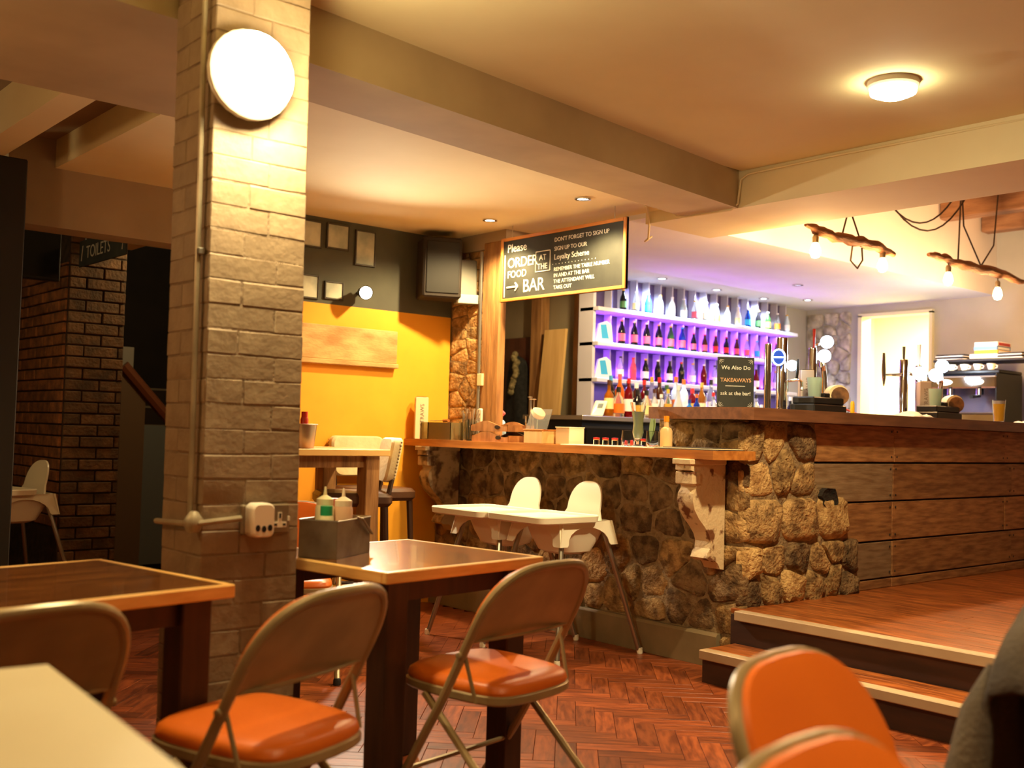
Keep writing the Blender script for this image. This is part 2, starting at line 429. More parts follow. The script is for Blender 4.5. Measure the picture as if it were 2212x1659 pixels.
def stones(parent, fn, w0, w1, h0, h1, sx, sz, mats, seed, jit=0.30, mort=0.006, depth=0.022, keep=None, rd=2):
    """rubble stones on a wall face; fn(u, z, d) -> xyz with d the height above the face"""
    rnd = random.Random(seed)
    for poly in voronoi(w0, w1, h0, h1, sx, sz, jit, rnd):
        cx = sum(p[0] for p in poly) / len(poly); cz = sum(p[1] for p in poly) / len(poly)
        if keep is not None and not keep(cx, cz): continue
        rad = sum(math.hypot(p[0] - cx, p[1] - cz) for p in poly) / len(poly)
        if rad < 0.022: continue
        k = max(0.5, 1 - mort / rad)
        poly = [(cx + (p[0] - cx) * k, cz + (p[1] - cz) * k) for p in poly]
        poly = chaikin(poly, 2, 0.17 if rd == 2 else 0.09)
        poly = [(p[0] + rnd.uniform(-1, 1) * rad * 0.035, p[1] + rnd.uniform(-1, 1) * rad * 0.035) for p in poly]
        dd = depth * rnd.uniform(0.6, 1.35); rings = []
        tx, tz = rnd.uniform(-0.25, 0.25), rnd.uniform(-0.25, 0.25)
        for (s, d) in ((1.0, -0.02), (0.985, 0.30), (0.90, 0.78), (0.6, 1.0)):
            ring = []
            for p in poly:
                u, z = cx + (p[0] - cx) * s, cz + (p[1] - cz) * s
                e = dd * d
                if d > 0: e += dd * (0.22 * rnd.uniform(-1, 1)) + (u - cx) * tx * d * 0.35 + (z - cz) * tz * d * 0.35
                ring.append(fn(u, z, e if d > 0 else -0.02))
            rings.append(ring)
        mb = MB().rings(rings, cap0=False, cap1=True)
        mb.build('stone', rnd.choice(mats), parent, sharp=50)

# counter wall (rubble) under the serving counter, with the pier that carries the bar top
cw = struct('wall_counter', MB().prism([(3.29, -0.014), (5.85, -0.014), (5.85, 1.05), (3.86, 1.05), (3.86, 1.248), (3.29, 1.248)], lambda u, v, d: (d, u, v), 4.38, 4.66), M_mortar, 'rubble stone wall under the serving counter')
fx = lambda u, z, d: (4.386 - d, u, z)
mixs = [M_stone, M_stone, M_stone2, M_stone2, M_stonepale]
stones(cw, fx, 3.27, 5.85, 0.165, 0.62, 0.20, 0.15, mixs + [M_stone], 3)
stones(cw, fx, 3.27, 5.85, 0.62, 1.048, 0.19, 0.143, [M_stone2, M_stone2, M_stone2, M_stone], 5, depth=0.016)  # mostly dark stones imitate the shade beneath the counter
stones(cw, fx, 3.27, 3.85, 1.05, 1.245, 0.20, 0.10, [M_stone, M_stonepale, M_stone2], 8, depth=0.016)
stones(cw, fx, 3.24, 3.42, 0.0, 0.17, 0.16, 0.16, [M_stone], 81, depth=0.05)
# bar pier, the face towards the steps
pier = struct('wall_bar_pier', MB().box(4.66, 4.95, 3.29, 3.6, .2, 1.248).prism([(4.95, 0.316), (5.36, 0.316), (5.30, 0.55), (5.10, 0.80), (4.98, 0.95), (4.98, 1.248), (4.95, 1.248)], lambda u, v, d: (u, d, v), 3.29, 3.302), M_mortar, 'rubble stone corner pier of the bar')
fy = lambda u, z, d: (u, 3.301 - d, z)
def bound(u): return 4.99
stones(pier, fy, 4.36, 5.42, 0.30, 0.62, 0.19, 0.155, [M_stone, M_stonepale, M_stone, M_stone2], 12, depth=0.032, mort=0.005)
stones(pier, fy, 4.36, 5.30, 0.62, 0.86, 0.24, 0.24, [M_stone, M_stonepale, M_stone], 15, depth=0.032, mort=0.006)
stones(pier, fy, 4.36, 5.00, 0.86, 1.246, 0.23, 0.17, [M_stone, M_stonepale, M_stone, M_stone2], 19, depth=0.026, mort=0.005)
rnd = random.Random(41)
hp_ = [(5.10 + (.075 + .018 * rnd.uniform(-1, 1)) * math.cos(2 * PI * k / 13), .845 + (.058 + .014 * rnd.uniform(-1, 1)) * math.sin(2 * PI * k / 13)) for k in range(13)]
MB().rings([[(5.10 + (u - 5.10) * s, 3.262 + d, .845 + (v - .845) * s) for u, v in hp_] for s, d in ((1, .035), (1, 0), (.85, .006), (.5, .012))], cap0=False).build('dark_hole_patch', mat('dark_hole_patch', (24, 19, 15), .95, col2=(44, 34, 24), nscale=30, bump=1), pier, sharp=50)  # black patch stands in for a dark hole in the pier
sb = struct('baseboard_counter', MB().prism([(4.340, 0), (4.385, 0), (4.385, 0.168), (4.352, 0.168), (4.340, 0.155)], lambda u, v, d: (u, d, v), 3.42, 5.85), M_skirt, 'grey brown skirting board under the stone wall')

# stone column and timber post at the end of the hatch
col = sbox('wall_hatch_column', M_mortar, 4.47, 4.545, 5.49, 5.99, 0, 2.40, label='pale stone column beside the orange wall')
stones(col, lambda u, z, d: (4.474 - d, u, z), 5.49, 5.86, 1.08, 2.39, 0.20, 0.075, [M_stonepale, M_stonepale, M_stone], 23, depth=0.010, jit=0.07, mort=0.003, rd=1)
sbox('wall_hatch_lintel', M_wall, 4.44, 4.80, 5.26, 5.99, 2.36, 2.475)

# back wall of the bar, alcove wall with door, right-hand wall with kitchen doorway
sbox('wall_back_bar', M_greywall, 6.2, 9.1, 6.12, 6.25, 0.3, 2.46)
sbox('wall_alcove_side', mat('alcove_paint', (150, 138, 112), 0.85, col2=(136, 124, 100), nscale=2), 6.2, 6.3, 6.12, 7.6, 0.3, 2.46, label='dim wall behind the hatch with timber posts')
rw = struct('wall_right', MB().box(9.1, 9.22, 5.52, 6.2, 0.3, 3.1).box(9.1, 9.22, -2, 4.80, 0.3, 3.1).box(9.1, 9.22, 4.80, 5.52, 2.345, 3.1), M_greywall, 'grey wall with the kitchen doorway')
stones(rw, lambda u, z, d: (9.102 - d, u, z), 5.62, 6.12, 1.2, 2.40, 0.16, 0.12, [M_stonegrey], 29, depth=0.03)
kit = struct('wall_kitchen', MB().box(11.0, 11.1, 3.8, 6.6, 0.2, 2.7).box(9.2, 11.1, 6.5, 6.6, 0.2, 2.7).box(9.2, 11.1, 3.7, 3.8, 0.2, 2.7).box(9.2, 11.1, 3.7, 6.6, 2.6, 2.7).box(9.2, 11.1, 3.7, 6.6, 0.2, 0.315), M_kitchen, 'bright cream kitchen beyond the doorway')
light('AREA', (10.1, 5.1, 2.58), 130, (1.0, 0.94, 0.70), 0.8, aim=(10.1, 5.1, 0), name='kitchen_light')
dfr = struct('trim_kitchen_door', MB().box(9.06, 9.22, 5.49, 5.53, 0.3, 2.345).box(9.06, 9.22, 4.79, 4.82, 0.3, 2.345).box(9.06, 9.22, 4.79, 5.53, 2.33, 2.36), mat('cream_gloss', (226, 222, 188), 0.4), 'cream door frame of the kitchen')

# ---- brick pillar --------------------------------------------------------
PX0, PX1, PY0, PY1 = 1.312, 1.620, 2.85, 3.125
def leanx(z): return -0.011 * (z - 1.16)
pil = struct('wall_pillar', MB().rings([[(x + leanx(z) * 0.758, y - leanx(z) * 0.652, z) for x, y in ((PX0 + .003, PY0 + .003), (PX1 - .003, PY0 + .003), (PX1 - .003, PY1 - .003), (PX0 + .003, PY1 - .003))] for z in (-0.014, 2.61)]), M_mortarp, 'grey brown painted brick pillar')
def pbrick(x0, x1, y0, y1, z0, z1, rnd):
    mb = MB().box(x0, x1, y0, y1, z0, z1, 0.003)
    lx = leanx((z0 + z1) / 2)
    jx, jy = rnd.uniform(-0.0009, 0.0009), rnd.uniform(-0.0009, 0.0009)
    mb.v = [(x + lx * 0.758 + jx + rnd.uniform(-.0008, .0008), y - lx * 0.652 + jy + rnd.uniform(-.0008, .0008), z + rnd.uniform(-.0025, .0025)) for x, y, z in mb.v]
    mb.build('brick', M_brickp, pil, sharp=25)
rnd = random.Random(4)
z = 0.0; c_ = 0; hc = 0.0715; g_ = 0.0012
while z < 2.58:
    z1 = min(z + hc, 2.60)
    s1 = 0.195 + rnd.uniform(-.02, .02)
    if c_ % 2 == 0:
        q = [(PX0, PX0 + s1, PY0, PY0 + 0.10), (PX0 + s1, PX1, PY0, PY0 + 0.18), (PX0, PX0 + 0.10, PY0 + 0.10, PY1), (PX1 - 0.10, PX1, PY0 + 0.18, PY1)]
    else:
        q = [(PX0, PX1 - s1, PY0, PY0 + 0.18), (PX1 - s1, PX1, PY0, PY0 + 0.10), (PX0, PX0 + 0.10, PY0 + 0.18, PY1), (PX1 - 0.10, PX1, PY0 + 0.10, PY1)]
    for a in q: pbrick(a[0] + g_, a[1] - g_, a[2] + g_, a[3] - g_, z + g_, z1 - g_, rnd)
    z = z1; c_ += 1

# ---- far left: brick pier, stair and black column ----------------------------
def brick_face(parent, fn, u0, u1, z0, z1, m, seed, bl=0.225, bh=0.075, th=0.02):
    rnd = random.Random(seed); r = 0; z = z0
    while z < z1 - 0.02:
        u = u0 - (bl / 2 if r % 2 else 0)
        while u < u1 - 0.01:
            a, b2 = max(u, u0), min(u + bl, u1)
            if b2 - a > 0.03:
                d = th * rnd.uniform(0.6, 1.2)
                mb = MB().box(a + .005, b2 - .005, z + .005, min(z + bh, z1) - .005, -0.01, d, 0.004)
                mb.v = [fn(x, y, zz) for x, y, zz in mb.v]
                mb.build('brick', m, parent, sharp=25)
            u += bl
        z += bh; r += 1
M_brickl = mat('lit_old_brick', (170, 112, 66), 0.85, col2=(120, 84, 56), nscale=12, bump=0.5, bscale=50, vary=0.2)  # same brick made warmer and lighter for the lamplit side
fp = sbox('wall_brick_pier', M_mortard, 2.34, 2.72, 7.22, 8.3, -0.014, 2.64, label='dark old brick pier at the far left')
brick_face(fp, lambda u, z, d: (u, 7.222 - d, z), 2.34, 2.72, 0.0, 2.55, M_brickd, 31)
brick_face(fp, lambda u, z, d: (2.342 - d, u, z), 7.22, 8.2, 0.45, 2.2, M_brickl, 32)

# ================================================================ FURNITURE NEAR THE CAMERA
def make_table(label, loc, rz, w_, d_, h_, top, edge, leg, group=None, lw=0.085, et=0.034):
    t = thing('dining_table', label, 'table', loc, rz, group)
    e = 0.022
    MB().box(-w_/2 + e, w_/2 - e, -d_/2 + e, d_/2 - e, h_ - 0.03, h_ - 0.0008).build('tabletop', top, t)
    for s in (-1, 1):
        MB().box(-w_/2, w_/2, min(s * d_/2, s * (d_/2 - e)), max(s * d_/2, s * (d_/2 - e)), h_ - et, h_, 0.003).build('edging', edge, t)
        MB().box(min(s * w_/2, s * (w_/2 - e)), max(s * w_/2, s * (w_/2 - e)), -d_/2 + e, d_/2 - e, h_ - et, h_, 0.003).build('edging', edge, t)
        MB().box(-w_/2 + 0.06, w_/2 - 0.06, s * (d_/2 - 0.075) - 0.01, s * (d_/2 - 0.075) + 0.01, h_ - 0.10, h_ - et + .004).build('apron', leg, t)
        for q in (-1, 1):
            x, y = q * (w_/2 - 0.04 - lw/2), s * (d_/2 - 0.04 - lw/2)
            MB().box(x - lw/2, x + lw/2, y - lw/2, y + lw/2, 0, h_ - 0.03, 0.004).build('leg', leg, t)
    return t
make_table('square dark-topped table with oak edging holding the metal condiment caddy', (2.03, 2.905, 0), math.radians(7.5), 0.69, 0.66, 0.75, M_tabletop, M_tableedge, M_leg)
a8 = math.radians(9)
make_table('dark-topped table with oak edging at left in front of the brick pillar', (1.274 - .35 * math.cos(a8) - .335 * math.sin(a8), 2.543 - .35 * math.sin(a8) + .335 * math.cos(a8), 0), a8, 0.70, 0.67, 0.75, M_tabletop, M_tableedge, M_leg)
# cream table in the near corner
t = thing('cream_table', 'cream laminate table cut off by the lower left corner', 'table', (0.20, 1.28, 0), math.radians(-4.2))
MB().box(-0.36, 0.36, -0.62, 0.62, 0.722, 0.75, 0.004).build('tabletop', M_white_top, t)
for sx in (-1, 1):
    for sy in (-1, 1): MB().box(sx * .29 - .03, sx * .29 + .03, sy * .54 - .03, sy * .54 + .03, 0, 0.722, .004).build('leg', M_leg, t)

# ---- folding chairs ----------------------------------------------------------
def back_pt(x, s, d=0.0):
    bow = -0.022 * (1 - (x / 0.215) ** 2)
    return (x, -0.10 - 0.42 * s + d * 0.907 + bow, 0.555 + 0.907 * s + d * 0.42)
def arch(r, n=22, s0=0.06, sh=0.19):
    o = []
    for i in range(n + 1):
        th = PI * i / n
        c, s = math.cos(th), math.sin(th)
        o.append((r * math.copysign(abs(c) ** 0.62, c), s0 + (sh - (0.215 - r)) * s ** 0.85))
    return o
def seat_outline(k):
    pts = []
    for (w_, y, r) in ((0.186, 0.205, 0.05), (0.172, -0.185, 0.055)):
        pass
    base = [(0.19, 0.20), (-0.19, 0.20), (-0.172, -0.185), (0.172, -0.185)]
    p = base
    for _ in range(3):
        o = []
        for i in range(len(p)):
            A, B = p[i], p[(i + 1) % len(p)]
            q = 0.16 if _ == 0 else 0.25
            o += [(A[0] + (B[0] - A[0]) * q, A[1] + (B[1] - A[1]) * q), (A[0] + (B[0] - A[0]) * (1 - q), A[1] + (B[1] - A[1]) * (1 - q))]
        p = o
    return [(x * k[0], y * k[1]) for x, y in p]
def make_chair(label, loc, rz, group):
    t = thing('folding_chair', label, 'chair', loc, rz, group)
    ar = arch(0.213)
    path = [(0.213, 0.225, 0.012), (0.213, 0.10, 0.19), (0.213, -0.02, 0.40)] + [(0.213, -0.085, 0.53)]
    path += [back_pt(x, s) if abs(x) < .2129 else (x, -0.10 - .42 * s, .555 + .907 * s) for x, s in ar]
    path += [(-0.213, -0.085, 0.53), (-0.213, -0.02, 0.40), (-0.213, 0.10, 0.19), (-0.213, 0.225, 0.012)]
    MB().tube(path, 0.0125, 10).build('frame', M_frame, t)
    # steel back panel and the vinyl pad on its front
    pl = arch(0.203, 20)
    pl = [(0.200, 0.015)] + pl + [(-0.200, 0.015)]
    r0 = [back_pt(x, s, -0.004) for x, s in pl]; r1 = [back_pt(x, s, 0.0) for x, s in pl]
    n = len(pl)
    MB().rings([r0, r1]).build('back_panel', M_frame, t)
    cx, cs = 0, 0.10
    pl = [(0.207, 0.010)] + arch(0.216, 20) + [(-0.207, 0.010)]
    rg = []
    for k, d in ((0.97, 0.004), (0.99, 0.012), (0.96, 0.022), (0.82, 0.028), (0.45, 0.030)):
        rg.append([back_pt(x * k, cs + (s - cs) * k, d) for x, s in pl])
    MB().rings(rg, cap0=False).build('back_pad', M_vinyl, t)
    # lower rolled edge of the back panel
    MB().tube([back_pt(x, 0.015) for x in [(-0.2 + 0.04 * i) for i in range(11)]], 0.005, 6).build('back_rail', M_frame, t)
    tilt = lambda x, y, z: (x, y, z + 0.03 * (y + 0.1))
    MB().rings([[tilt(x, y, z) for x, y in seat_outline(k)] for k, z in (((1.0, 1.0), .388), ((1.03, 1.03), .394), ((1.03, 1.03), .412), ((1.0, 1.0), .416))]).build('seat_pan', M_frame, t)
    MB().rings([[tilt(x, y, z) for x, y in seat_outline(k)] for k, z in (((.99, .99), .412), ((1.01, 1.01), .424), ((.985, .985), .440), ((.93, .93), .449), ((.75, .75), .454), ((.4, .4), .455))], cap0=False).build('seat_pad', M_vinyl, t)
    for s in (-1, 1):
        MB().tube([(s * .182, 0.08, .392), (s * .182, -0.33, 0.012)], 0.011, 8).build('rear_leg', M_frame, t)
        MB().tube([(s * .205, -0.085, .53), (s * .195, -0.12, .40)], 0.006, 6).build('link', M_frame, t)
        MB().lathe([(0.0, 0.0), (.016, 0.0), (.016, .022), (.012, .03)], 10, c=(s * .213, .226, 0)).build('rubber_foot', M_rubber, t)
        MB().lathe([(0.0, 0.0), (.015, 0.0), (.015, .02), (.011, .028)], 10, c=(s * .182, -.332, 0)).build('rubber_foot', M_rubber, t)
        MB().lathe([(0, -.006), (.009, -.004), (.009, .004), (0, .006)], 10, c=(s * .226, -.085, .53), mtx=Matrix.Rotation(PI / 2, 4, 'Y')).build('rivet', M_frame, t)
    def ry(z): return 0.08 - 0.41 * (0.392 - z) / 0.38
    MB().box(-.182, .182, ry(.135) - .004, ry(.135) + .004, .122, .148, .002).build('crossbar', M_frame, t)
    MB().tube([(-.182, ry(.05), .05), (.182, ry(.05), .05)], .008, 8).build('crossbar', M_frame, t)
    MB().tube([(-.213, .115, .17), (.213, .115, .17)], .008, 8).build('crossbar', M_frame, t)
    for c in t.children: c.scale = (1.10, 1.05, 1.0)
    return t
G = 'folding chairs with orange vinyl seats'
ch = make_chair('beige folding chair with orange seat tucked under the table with the condiment caddy', (2.10, 2.50, 0), math.radians(10), G)
dup(ch, (1.27, 2.36, 0), math.radians(20), 'beige folding chair with orange seat at the right corner of the left dark table')
dup(ch, (0.66, 2.46, 0), math.radians(9), 'beige folding chair at far left seen from behind above the cream table')
dup(ch, (1.61, 0.885, 0), math.radians(188), 'folding chair with its orange back facing the camera nearest the wooden steps')
dup(ch, (1.165, 0.545, 0), math.radians(186), 'folding chair of which only the orange top edge shows at the lower frame edge')
dup(ch, (2.325, 0.70, 0), math.radians(184), 'folding chair hidden under the grey jacket at the right frame edge')
dup(ch, (2.52, 4.50, 0), math.radians(150), 'shadowed folding chair glimpsed between the pillar and the caddy table')
dup(ch, (0.80, 3.66, 0), math.radians(178), 'folding chair behind the far side of the left table')

# jacket draped over the chair back
M_jacket = mat('grey_jacket_cloth', (98, 86, 72), 0.9, col2=(66, 58, 52), nscale=5, bump=0.4, bscale=90)
j = thing('jacket', 'grey cloth jacket draped over a chair back at the right edge', 'jacket', (2.325, 0.70, 0), math.radians(184))
def jk(u, v):
    # v: 0 front hem -> 0.46 top of the chair back -> 1 rear hem ; u across
    x = (u - 0.5) * 2
    wid = 0.262 + 0.05 * abs(v - 0.46)
    fold = (0.013 * math.sin(11 * u + 3 * v) + 0.010 * math.sin(23 * u - 2 + 4 * v)) * min(1, abs(v - 0.46) * 3.5)
    drop = 0.15 * abs(x) ** 2.5
    if v < 0.40:
        k = v / 0.40; y = -0.040 + fold - 0.105 * k; z = 0.46 + 0.36 * k
    elif v < 0.52:
        k = (v - 0.40) / 0.12; an = PI * k; y = -0.212 + 0.067 * math.cos(an); z = 0.82 + 0.03 * math.sin(an)
    else:
        k = (v - 0.52) / 0.48; y = -0.279 - fold - 0.03 * k; z = 0.82 - 0.54 * k
    return (x * wid, y, z - drop * (1.0 if v > 0.2 else 0.4 + 3 * v) + 0.005 * math.sin(23 * u))
jb = MB().grid(jk, 30, 36).build('jacket_body', M_jacket, j, sharp=80)
sm = jb.modifiers.new('thickness', 'SOLIDIFY'); sm.thickness = 0.012; sm.offset = 1.0
for s in (-1, 1):
    sl = MB().tube([(s * .19, -.285, .72), (s * .235, -.305, .64), (s * .262, -.315, .52), (s * .268, -.32, .40), (s * .255, -.32, .28)], [.02, .036, .044, .042, .036], 14)
    sl.v = [(x + .006 * math.sin(40 * z), y + .008 * math.sin(55 * z + 9 * x), z) for x, y, z in sl.v]
    sl.build('sleeve', M_jacket, j, sharp=80)
MB().tube([(-.12, -.16, .78), (-.07, -.20, .845), (0, -.225, .862), (.07, -.20, .845), (.12, -.16, .78)], [.012, .020, .022, .020, .012], 10).build('collar', M_jacket, j, sharp=80)

# ---- condiment caddy on the middle table ---------------------------------------
M_tin = mat('worn_steel', (150, 138, 118), 0.38, metal=0.75, col2=(112, 92, 74), nscale=9)
ca_ = math.radians(32)
ccx, ccy = 1.765 + .125 * math.cos(ca_) - .065 * math.sin(ca_), 2.865 + .125 * math.sin(ca_) + .065 * math.cos(ca_)
cd_ = thing('condiment_caddy', 'open steel caddy with wire handle holding the sauce bottles', 'caddy', (ccx, ccy, 0.75), ca_)
mb = MB().box(-.120, .120, -.065, .065, 0, .004)
for s in (-1, 1):
    mb2 = MB().box(-.120, .120, s * .065 - .0015, s * .065 + .0015, 0, .115).build('side_panel', M_tin, cd_)
    MB().box(s * .120 - .0015, s * .120 + .0015, -.065, .065, 0, .115).build('end_panel', M_tin, cd_)
mb.build('base', M_tin, cd_)
MB().tube([(.124, -.03, .105), (.127, -.045, .085), (.118, -.075, .060), (.035, -.078, .115), (.02, -.065, .12)], .004, 8).build('handle', M_alu, cd_)
MB().tube([(-.120, -.067, .116), (.120, -.067, .116), (.120, .067, .116), (-.120, .067, .116)], .0025, 6, closed=True).build('rim', M_alu, cd_)
def cadpt(u, v): return (ccx + u * math.cos(ca_) - v * math.sin(ca_), ccy + u * math.sin(ca_) + v * math.cos(ca_), 0.755)
def squeeze(label, loc, mbody, mcap, r=.028, h=.135, tip=.065, band=None):
    o = thing('sauce_bottle', label, 'bottle', loc, 0, 'sauce bottles in the caddy')
    MB().lathe([(0, 0), (r, 0), (r * 1.02, .006), (r, .05), (r, h - .012), (r * .86, h)], 20).build('bottle_body', mbody, o)
    if band:
        MB().lathe([(r * 1.012, .004), (r * 1.012, h * .66)], 20).build('sauce_fill', band, o)
    if tip: MB().lathe([(r * .9, h - .002), (r * .9, h + .016), (r * .55, h + .022), (.006, h + .028), (.003, h + tip), (0, h + tip)], 20).build('nozzle_cap', mcap, o)
    else: MB().lathe([(r * .8, h - .002), (r * .8, h + .03), (0, h + .03)], 16).build('screw_cap', mcap, o)
    return o
M_mayo = mat('mayonnaise_plastic', (232, 218, 168), 0.35); M_nozz = mat('clear_nozzle', (226, 206, 172), 0.4)
M_ket = mat('ketchup', (168, 40, 14), 0.3); M_ketb = mat('frosted_squeeze_plastic', (214, 170, 132), 0.4); M_yel = mat('yellow_plastic', (240, 196, 30), 0.35)
M_grn = mat('green_plastic', (30, 150, 92), 0.4); M_redp = mat('red_plastic', (176, 34, 20), 0.35)
squeeze('white mayonnaise squeeze bottle in the steel caddy', cadpt(-.045, .018), M_mayo, M_mayo, .030, .158, .055)
squeeze('ketchup-filled squeeze bottle in the steel caddy', cadpt(.005, -.022), M_ketb, M_nozz, .031, .152, .055, band=M_ket)
squeeze('small yellow-capped bottle in the steel caddy', cadpt(.062, -.01), M_yel, M_yel, .017, .12, 0)
squeeze('short white jar with a green lid in the steel caddy', cadpt(-.088, -.01), M_mayo, M_grn, .024, .125, 0)
squeeze('red-capped sauce bottle at the back of the steel caddy', cadpt(.055, .038), M_ket, M_redp, .019, .14, 0)

# ---- pillar fittings -------------------------------------------------------
M_brass = mat('dull_steel_plate', (150, 136, 112), 0.35, metal=0.7)
so = thing('wall_socket', 'steel double wall socket on the brick pillar', 'socket', (1.507, 2.847, .842))
MB().box(-.078, .078, -.012, .0, 0, .086, .004).build('face_plate', M_brass, so)
M_whitepl = mat('white_socket_plastic', (228, 216, 192), 0.4)
MB().prism([(.022, .018), (.066, .018), (.066, .034), (.050, .034), (.050, .062), (.038, .062), (.038, .034), (.022, .034)], lambda u, v, d: (u, d, v), -.0155, -.011).build('socket_insert', M_whitepl, so)
for (u, v, w2, h2) in ((.044, .052, .003, .007), (.030, .026, .005, .003), (.058, .026, .005, .003)):
    MB().box(u - w2, u + w2, -.0165, -.0150, v - h2, v + h2).build('pin_hole', M_black, so)
MB().box(.070, .076, -.017, -.012, .036, .050, .001).build('switch', M_whitepl, so)
ad = thing('power_adaptor', 'white cube power adaptor with round holes plugged into the pillar socket', 'adaptor', (1.474, 2.834, .836))
rr = [(x, z + .05) for x, z in rrect(.068, .098, .018, 5)]
M_adapt = mat('adaptor_plastic', (240, 228, 206), 0.35)
MB().rings([[(x * k, d, .05 + (z - .05) * k) for x, z in rr] for k, d in ((.98, 0.0), (1, -.004), (1, -.042), (.97, -.049), (.90, -.052))]).build('adaptor_body', M_adapt, ad)
for q in (-1, 0, 1):
    MB().lathe([(0, 0), (.0072, 0), (.0072, .002), (0, .002)], 14, c=(q * .019, -.0515, .026 + (0.003 if q else 0)), mtx=Matrix.Rotation(PI / 2, 4, 'X') @ Matrix.Diagonal((1, 1.3, 1, 1))).build('pin_hole', M_black, ad)
    MB().lathe([(0, 0), (.0035, 0), (.0035, .002), (0, .002)], 10, c=(q * .017, -.0475, .090), mtx=Matrix.Rotation(PI / 2, 4, 'X')).build('indicator', M_redp if q == 1 else M_black, ad)
M_cond = mat('painted_conduit', (172, 158, 130), 0.4, metal=0.2, col2=(150, 136, 110), nscale=10)
cn = thing('cable_conduit', 'thin painted conduit running up the side of the pillar', 'conduit', (1.298, 2.888, 0.884))
MB().tube([(0.0, 0, 0.02), (-.004, 0.004, .6), (-.010, .009, 1.2), (-.014, .012, 1.71)], .0085, 8).build('upright_tube', M_cond, cn)
MB().tube([(0.0, .235, -.02), (0, .05, -.012), (-.004, -.035, -.006), (.004, -.052, -.004), (.03, -.054, -.002), (.130, -.052, .006)], .0085, 8).build('cross_tube', M_cond, cn)
MB().lathe([(0, -.026), (.018, -.024), (.026, -.008), (.026, .012), (.016, .026), (.010, .034)], 14, c=(-.002, -.03, -.006)).build('junction_box', M_cond, cn)
MB().box(-.012, .010, -.012, .012, .755, .775, .003).build('saddle_clip', M_alu, cn)

# ================================================================ HIGHCHAIRS
def make_highchair(label, loc, rz):
    t = thing('highchair', label, 'highchair', loc, rz, 'white plastic highchairs')
    for sx in (-1, 1):
        for sy in (-1, 1):
            MB().tube([(sx * .155, sy * .15 + .02, .66), (sx * .29, sy * .30 + .01, .014)], .0135, 10).build('leg', M_alu, t)
            MB().lathe([(0, 0), (.015, 0), (.017, .012), (.0145, .03)], 10, c=(sx * .292, sy * .302 + .01, 0)).build('foot', M_hiplast, t)
    # seat shell: bucket with flared leg sockets and arched sides
    def ring(w_, d_, r, z, oy=0): return [(x, y + oy, z) for x, y in rrect(w_, d_, r, 5)]
    MB().rings([ring(.37, .36, .06, .700), ring(.35, .34, .06, .690), ring(.30, .29, .07, .60), ring(.25, .24, .08, .535), ring(.18, .17, .07, .520),
                ring(.17, .16, .07, .528), ring(.24, .23, .08, .545), ring(.285, .275, .07, .60), ring(.335, .325, .06, .695)], cap0=False, cap1=False).build('seat_shell', M_hiplast, t)
    MB().rings([ring(.18, .17, .07, .522), ring(.17, .16, .07, .528)]).build('seat_base', M_hiplast, t)
    # skirt: four arched panels joining the leg sockets
    sk = MB()
    for side in range(4):
        ar = [(-.195, .70), (.195, .70), (.212, .575), (.160, .575)] + [(.15 * math.cos(math.pi * k / 10), .585 + .085 * math.sin(math.pi * k / 10)) for k in range(11)] + [(-.160, .575), (-.212, .575)]
        rot = Matrix.Rotation(side * PI / 2, 4, 'Z')
        def fn(u, v, d, rot=rot):
            off = .175 + (.70 - v) * 0.24 + d
            p = rot @ Vector((u, -off, v)); return (p.x, p.y + .02, p.z)
        sk.prism(ar, fn, 0, .006)
    sk.build('skirt', M_hiplast, t)
    # arched backrest
    bk = [(-.165, .675), (-.145, .71)] + [(.125 * math.copysign(abs(math.cos(PI - PI * k / 18)) ** .8, math.cos(PI - PI * k / 18)), .745 + .155 * math.sin(PI * k / 18) ** .8) for k in range(19)] + [(.145, .71), (.165, .675)]
    def bf(u, v, d): return (u, -.135 - (v - .69) * .22 + 0.9 * u * u + d, v)
    cxb, cvb = 0, .78
    MB().rings([[bf(u * k, cvb + (v - cvb) * k, d) for u, v in bk] for k, d in ((.9, -.014), (1.0, -.008), (1.0, .002), (.9, .006))]).build('backrest', M_hiplast, t)
    # tray with raised rim
    def tr(k, z): return [(x * k, .165 + y * k, z) for x, y in rrect(.46, .43, .05, 6)]
    MB().rings([tr(.93, .692), tr(.985, .700), tr(1.0, .728), tr(.985, .733), tr(.965, .730), tr(.95, .718)], cap0=True, cap1=True).build('tray', M_hiplast, t)
    MB().tube([(-.10, .0, .60), (-.02, .08, .575), (.02, .08, .575), (.10, .0, .60)], .007, 8).build('strap', M_black, t)
    return t
hc = make_highchair('white highchair nearest the bar pier, backed against the stone wall', (4.00, 4.18, 0), PI / 2)
dup(hc, (3.965, 4.63, 0), PI / 2, 'white highchair nearest the orange wall, backed against the stone wall')
dup(hc, (1.99, 6.98, 0), PI / 2 + .2, 'white highchair far off at left in front of the dark brick pier')

